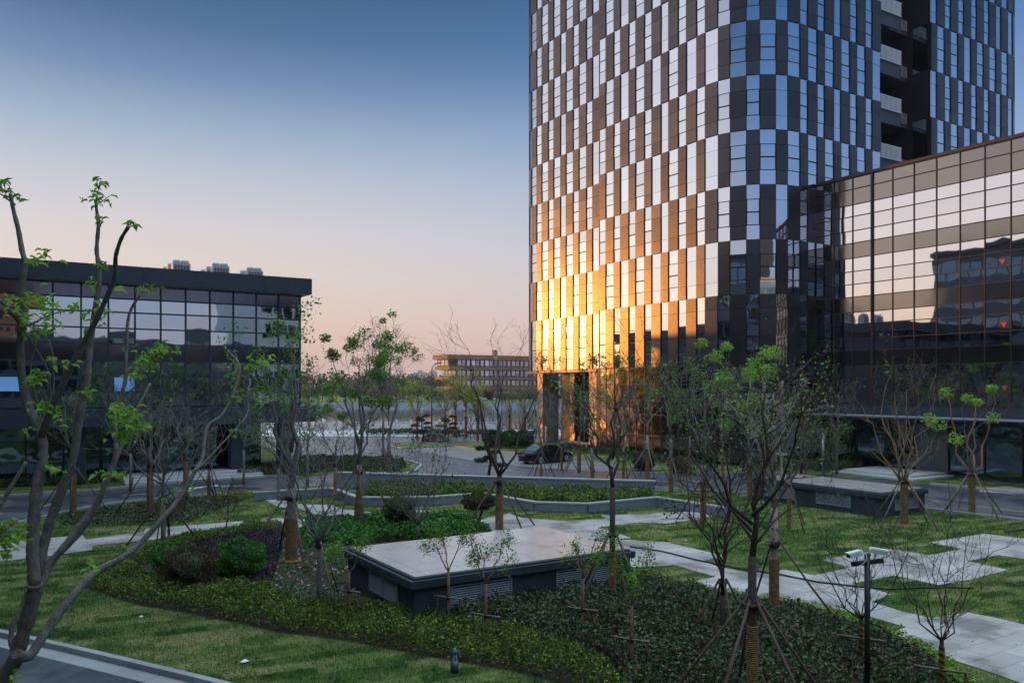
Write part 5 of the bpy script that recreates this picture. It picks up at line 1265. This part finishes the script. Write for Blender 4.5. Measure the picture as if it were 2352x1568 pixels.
L2=stem(tb,[(-30,1190),(0,1160),(30,1110),(60,1060)],6.0,6.1,10,8)
for pp,Ya,w_ in ([(50,755),(90,735),(125,720),(160,713),(186,715)],6.4,4),([(45,745),(75,790),(110,850),(115,900),(118,950),(112,985)],6.5,5),([(100,985),(82,910),(70,855),(80,800),(92,760)],6.6,5),([(70,858),(58,880),(52,880)],6.6,3),([(118,950),(124,870),(118,800),(100,770)],6.4,4),([(290,905),(330,870),(355,835),(372,815)],7.0,5),([(262,1060),(280,1010),(292,975)],7.0,4),([(57,606),(75,600),(95,588),(118,572)],6.5,4),([(228,600),(240,608)],6.6,4),([(-20,1250),(10,1220),(40,1195)],5.9,4),([(34,470),(14,455),(-6,440)],6.7,5),([(24,447),(22,430),(14,420)],6.7,3),([(219,462),(225,440),(232,415)],6.9,3),([(222,470),(235,462),(252,450)],6.9,3),([(296,522),(305,518),(316,515)],6.0,3),([(325,673),(330,655),(318,655)],7.2,3),([(325,673),(345,668),(370,660)],7.2,3),([(551,851),(575,850),(600,838),(622,828)],8.6,3),([(545,830),(540,812),(522,800)],8.6,3),([(98,1010),(88,960),(66,935)],6.5,5):
    stem(tb,pp,Ya,Ya+.1,w_,max(1.6,w_*.5),False)
tr.build('trunk',M['bark'],ft); tb.build('limb',M['bark'],ft)
def leafy(clusters,mat,name,size):
    V=[];Fc=[]
    for (px,py,Y,n,sx,sy) in clusters:
        for _ in range(int(n*1.35)):
            c=FP(px+rng.normal()*sx,py+rng.normal()*sy,Y+rng.normal()*.08); d=rng.normal(size=3)*vec(1,.7,.45); d[2]+=.15; d/=np.linalg.norm(d); s=np.cross(d,rng.normal(size=3)*.35+vec(0,-.5,1)); s/=np.linalg.norm(s); nn=np.cross(s,d); L_=size*rng.uniform(.65,1.3); wd=L_*.21
            b=len(V); pts=[c,c+d*L_*.3+s*wd+nn*.012,c+d*L_*.65+s*wd*.85+nn*.01,c+d*L_-nn*.02,c+d*L_*.65-s*wd*.85+nn*.01,c+d*L_*.3-s*wd+nn*.012,c+d*L_*.5]
            V+=[tuple(q) for q in pts]; Fc+=[(b,b+1,b+2,b+6),(b+6,b+2,b+3),(b+6,b+3,b+4),(b,b+6,b+4,b+5)]
    m=MB(); m.idx(V,Fc,0,True); return m.build(name,mat,ft)
cl=[(14,432,6.7,12,10,12),(38,460,6.7,7,9,5),(8,448,6.7,8,9,8),(228,428,6.9,9,8,12),(232,455,6.9,14,14,8),(222,470,6.9,5,8,5),(235,508,6.9,5,7,4),(303,518,6.0,7,8,3),(73,600,6.5,12,10,6),(100,588,6.5,7,12,8),(242,610,6.7,8,8,5),(320,665,7.2,8,10,6),(350,665,7.2,9,14,4),(212,655,6.6,7,8,6),(262,660,6.4,5,5,5),
(50,690,6.6,22,22,10),(90,695,6.5,22,18,9),(110,690,6.4,8,10,5),(60,735,6.5,12,14,8),(40,715,6.5,10,14,7),(70,760,6.5,10,14,8),(110,745,6.4,12,14,8),(105,712,6.4,8,20,7),(165,715,6.4,10,18,5),(215,720,6.6,10,10,6),(240,712,6.4,8,8,6),(217,745,6.6,8,8,6),(95,765,6.5,9,12,7),
(350,810,7.0,28,20,11),(378,802,7.0,16,14,7),(330,830,7.0,14,14,8),(345,840,7.0,12,16,7),(320,860,7.2,8,12,7),(310,865,7.2,9,9,5),(85,860,6.5,12,10,6),(85,880,6.5,9,9,5),(120,830,6.4,7,7,5),(158,838,6.5,9,9,4),(190,905,6.6,8,9,5),(108,940,6.4,20,13,9),(100,930,6.4,10,10,9),(125,960,6.4,8,8,7),(285,945,6.6,24,16,11),(292,975,6.6,28,16,12),(285,1000,6.6,18,12,10),(300,955,6.6,14,14,8),(280,1015,6.6,9,14,6),(320,985,6.6,9,9,5),
(560,850,8.6,16,18,8),(585,835,8.6,16,18,8),(610,828,8.6,10,12,5),(545,870,8.6,12,14,9),(530,820,8.6,9,8,10),(558,900,8.4,8,10,6),(545,915,8.3,7,9,6),(612,920,8.4,8,12,5),(540,990,8.0,7,10,7),
(5,1215,5.9,16,14,8),(20,1250,5.9,14,12,9),(40,1240,5.9,12,14,7),(0,1275,5.9,10,10,10),(25,1200,6.0,8,14,5),(110,1075,6.4,8,12,5),(128,1080,6.4,5,8,4),(255,1088,6.4,12,16,5),(285,1092,6.5,9,12,4),(215,1305,6.5,7,6,5),(378,1150,7.2,4,5,4),(425,1125,7.4,4,5,4),(30,1555,6.3,5,6,5),(60,985,6.2,4,8,4)]
leafy(cl,M['lf_fresh'],'foliage',.064)
# ================================================================ HAZE
b=MB(); b.box(-1610,1610,-270,2610,-4,62)
hm=bpy.data.materials.new('haze_volume'); hm.use_nodes=True; hn=hm.node_tree; hn.nodes.remove(hn.nodes['Principled BSDF'])
pv=hn.nodes.new('ShaderNodeVolumePrincipled'); pv.inputs['Color'].default_value=(.9,.86,.88,1); pv.inputs['Density'].default_value=HAZE; pv.inputs['Anisotropy'].default_value=.2
hn.links.new(pv.outputs[0],hn.nodes['Material Output'].inputs['Volume'])
tag(b.build('haze',hm),'thin pale evening haze over the lake','haze',None,'stuff')
# ================================================================ CAMERA / LIGHT / WORLD
import mathutils
cam=bpy.data.cameras.new('camera'); co=bpy.data.objects.new('camera',cam); COL.objects.link(co)
co.location=(0,0,HC); co.rotation_euler=(pi/2,0,0); cam.sensor_width=36; cam.lens=36*F/2352; cam.shift_y=(HOR-784)/2352; cam.clip_start=.1; cam.clip_end=6000
scene.camera=co
SD=np.array([-.9237,.387,.0688]); SD/=np.linalg.norm(SD)
sl=bpy.data.lights.new('sun','SUN'); sl.energy=2.0; sl.angle=radians(.7); sl.color=(1,.34,.04)
so=bpy.data.objects.new('sun',sl); COL.objects.link(so)
so.rotation_euler=mathutils.Vector(SD).to_track_quat('Z','Y').to_euler(); so.location=(0,0,60)
w=bpy.data.worlds.new('World'); scene.world=w; w.use_nodes=True; nt=w.node_tree; bg=nt.nodes['Background']; lk=nt.links.new
sky=N(nt,'ShaderNodeTexSky',sky_type='NISHITA'); sky.sun_disc=False; sky.sun_elevation=math.asin(SD[2]); sky.sun_rotation=atan2(SD[0],SD[1]); sky.dust_density=2.0; sky.air_density=1.0; sky.ozone_density=3
tc=N(nt,'ShaderNodeTexCoord'); nv=N(nt,'ShaderNodeVectorMath',operation='NORMALIZE'); lk(tc.outputs['Generated'],nv.inputs[0])
def mm(op,a,b=None,c=None,clamp=False):
    n=N(nt,'ShaderNodeMath',operation=op); n.use_clamp=clamp
    for i,x in enumerate((a,b,c)):
        if x is None: continue
        if isinstance(x,(int,float)): n.inputs[i].default_value=x
        else: lk(x,n.inputs[i])
    return n.outputs[0]
sp_=N(nt,'ShaderNodeSeparateXYZ'); lk(nv.outputs[0],sp_.inputs[0])
el=mm('DIVIDE',mm('ARCSINE',sp_.outputs[2]),pi/2,None,True)     # 0 horizon .. 1 zenith
def s2l(c): return tuple((x/255/12.92 if x<=10 else ((x/255+.055)/1.055)**2.4) for x in c)
def skyramp(stops):
    r=N(nt,'ShaderNodeValToRGB'); e=r.color_ramp.elements
    while len(e)<len(stops): e.new(.5)
    for q,(d,c) in zip(e,stops): q.position=d/90; q.color=(*[x*.25 for x in c],1)
    lk(el,r.inputs[0]); return r.outputs[0]
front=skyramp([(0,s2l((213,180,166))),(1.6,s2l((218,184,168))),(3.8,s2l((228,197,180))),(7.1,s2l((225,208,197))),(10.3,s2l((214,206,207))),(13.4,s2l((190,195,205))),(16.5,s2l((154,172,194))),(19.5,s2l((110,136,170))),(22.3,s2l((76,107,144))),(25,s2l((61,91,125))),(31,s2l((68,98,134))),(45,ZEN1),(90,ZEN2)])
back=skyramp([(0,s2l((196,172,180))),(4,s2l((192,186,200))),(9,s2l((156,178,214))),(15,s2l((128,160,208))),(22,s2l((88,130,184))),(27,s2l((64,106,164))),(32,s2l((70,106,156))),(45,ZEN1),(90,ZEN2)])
vd=N(nt,'ShaderNodeVectorMath',operation='DOT_PRODUCT'); lk(nv.outputs[0],vd.inputs[0]); vd.inputs[1].default_value=tuple(SD)
mr=N(nt,'ShaderNodeMapRange',interpolation_type='SMOOTHSTEP'); lk(vd.outputs['Value'],mr.inputs[0]); mr.inputs[1].default_value=.85; mr.inputs[2].default_value=-.5
mx=N(nt,'ShaderNodeMix',data_type='RGBA'); lk(mr.outputs[0],mx.inputs[0]); lk(front,mx.inputs[6]); lk(back,mx.inputs[7])
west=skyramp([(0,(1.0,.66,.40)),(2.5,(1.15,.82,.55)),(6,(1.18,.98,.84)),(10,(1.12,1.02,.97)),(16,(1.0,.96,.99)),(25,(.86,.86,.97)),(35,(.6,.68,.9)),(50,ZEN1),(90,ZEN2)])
WD_=np.array([sin(radians(-88)),cos(radians(-88)),.2]); WD_/=np.linalg.norm(WD_)
v2=N(nt,'ShaderNodeVectorMath',operation='DOT_PRODUCT'); lk(nv.outputs[0],v2.inputs[0]); v2.inputs[1].default_value=tuple(WD_)
t2=mm('DIVIDE',mm('ARCCOSINE',v2.outputs['Value']),radians(37)); f2=mm('EXPONENT',mm('MULTIPLY',mm('POWER',t2,4.0),-1.0))
mw=N(nt,'ShaderNodeMix',data_type='RGBA'); lk(f2,mw.inputs[0]); lk(mx.outputs[2],mw.inputs[6]); lk(west,mw.inputs[7])
ang=mm('ARCCOSINE',vd.outputs['Value'])
def lobe(sig,col):
    t=mm('DIVIDE',ang,radians(sig)); g=mm('EXPONENT',mm('MULTIPLY',mm('MULTIPLY',t,t),-1.0))
    v=N(nt,'ShaderNodeVectorMath',operation='SCALE'); v.inputs[0].default_value=[x*.25 for x in col]; lk(g,v.inputs['Scale']); return v.outputs[0]
acc=mw.outputs[2]
for sig,col in LOBES:
    a=N(nt,'ShaderNodeVectorMath',operation='ADD'); lk(acc,a.inputs[0]); lk(lobe(sig,col),a.inputs[1]); acc=a.outputs[0]
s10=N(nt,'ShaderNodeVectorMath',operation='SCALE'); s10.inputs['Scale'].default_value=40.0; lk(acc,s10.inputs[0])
ns=N(nt,'ShaderNodeVectorMath',operation='SCALE'); ns.inputs['Scale'].default_value=.25; lk(sky.outputs[0],ns.inputs[0])
ad=N(nt,'ShaderNodeVectorMath',operation='ADD'); lk(s10.outputs[0],ad.inputs[0]); lk(ns.outputs[0],ad.inputs[1])
lk(ad.outputs[0],bg.inputs[0]); bg.inputs[1].default_value=.1
scene.view_settings.view_transform='Standard'; scene.view_settings.look='None'; scene.view_settings.exposure=0; scene.view_settings.gamma=1
scene.render.engine='CYCLES'
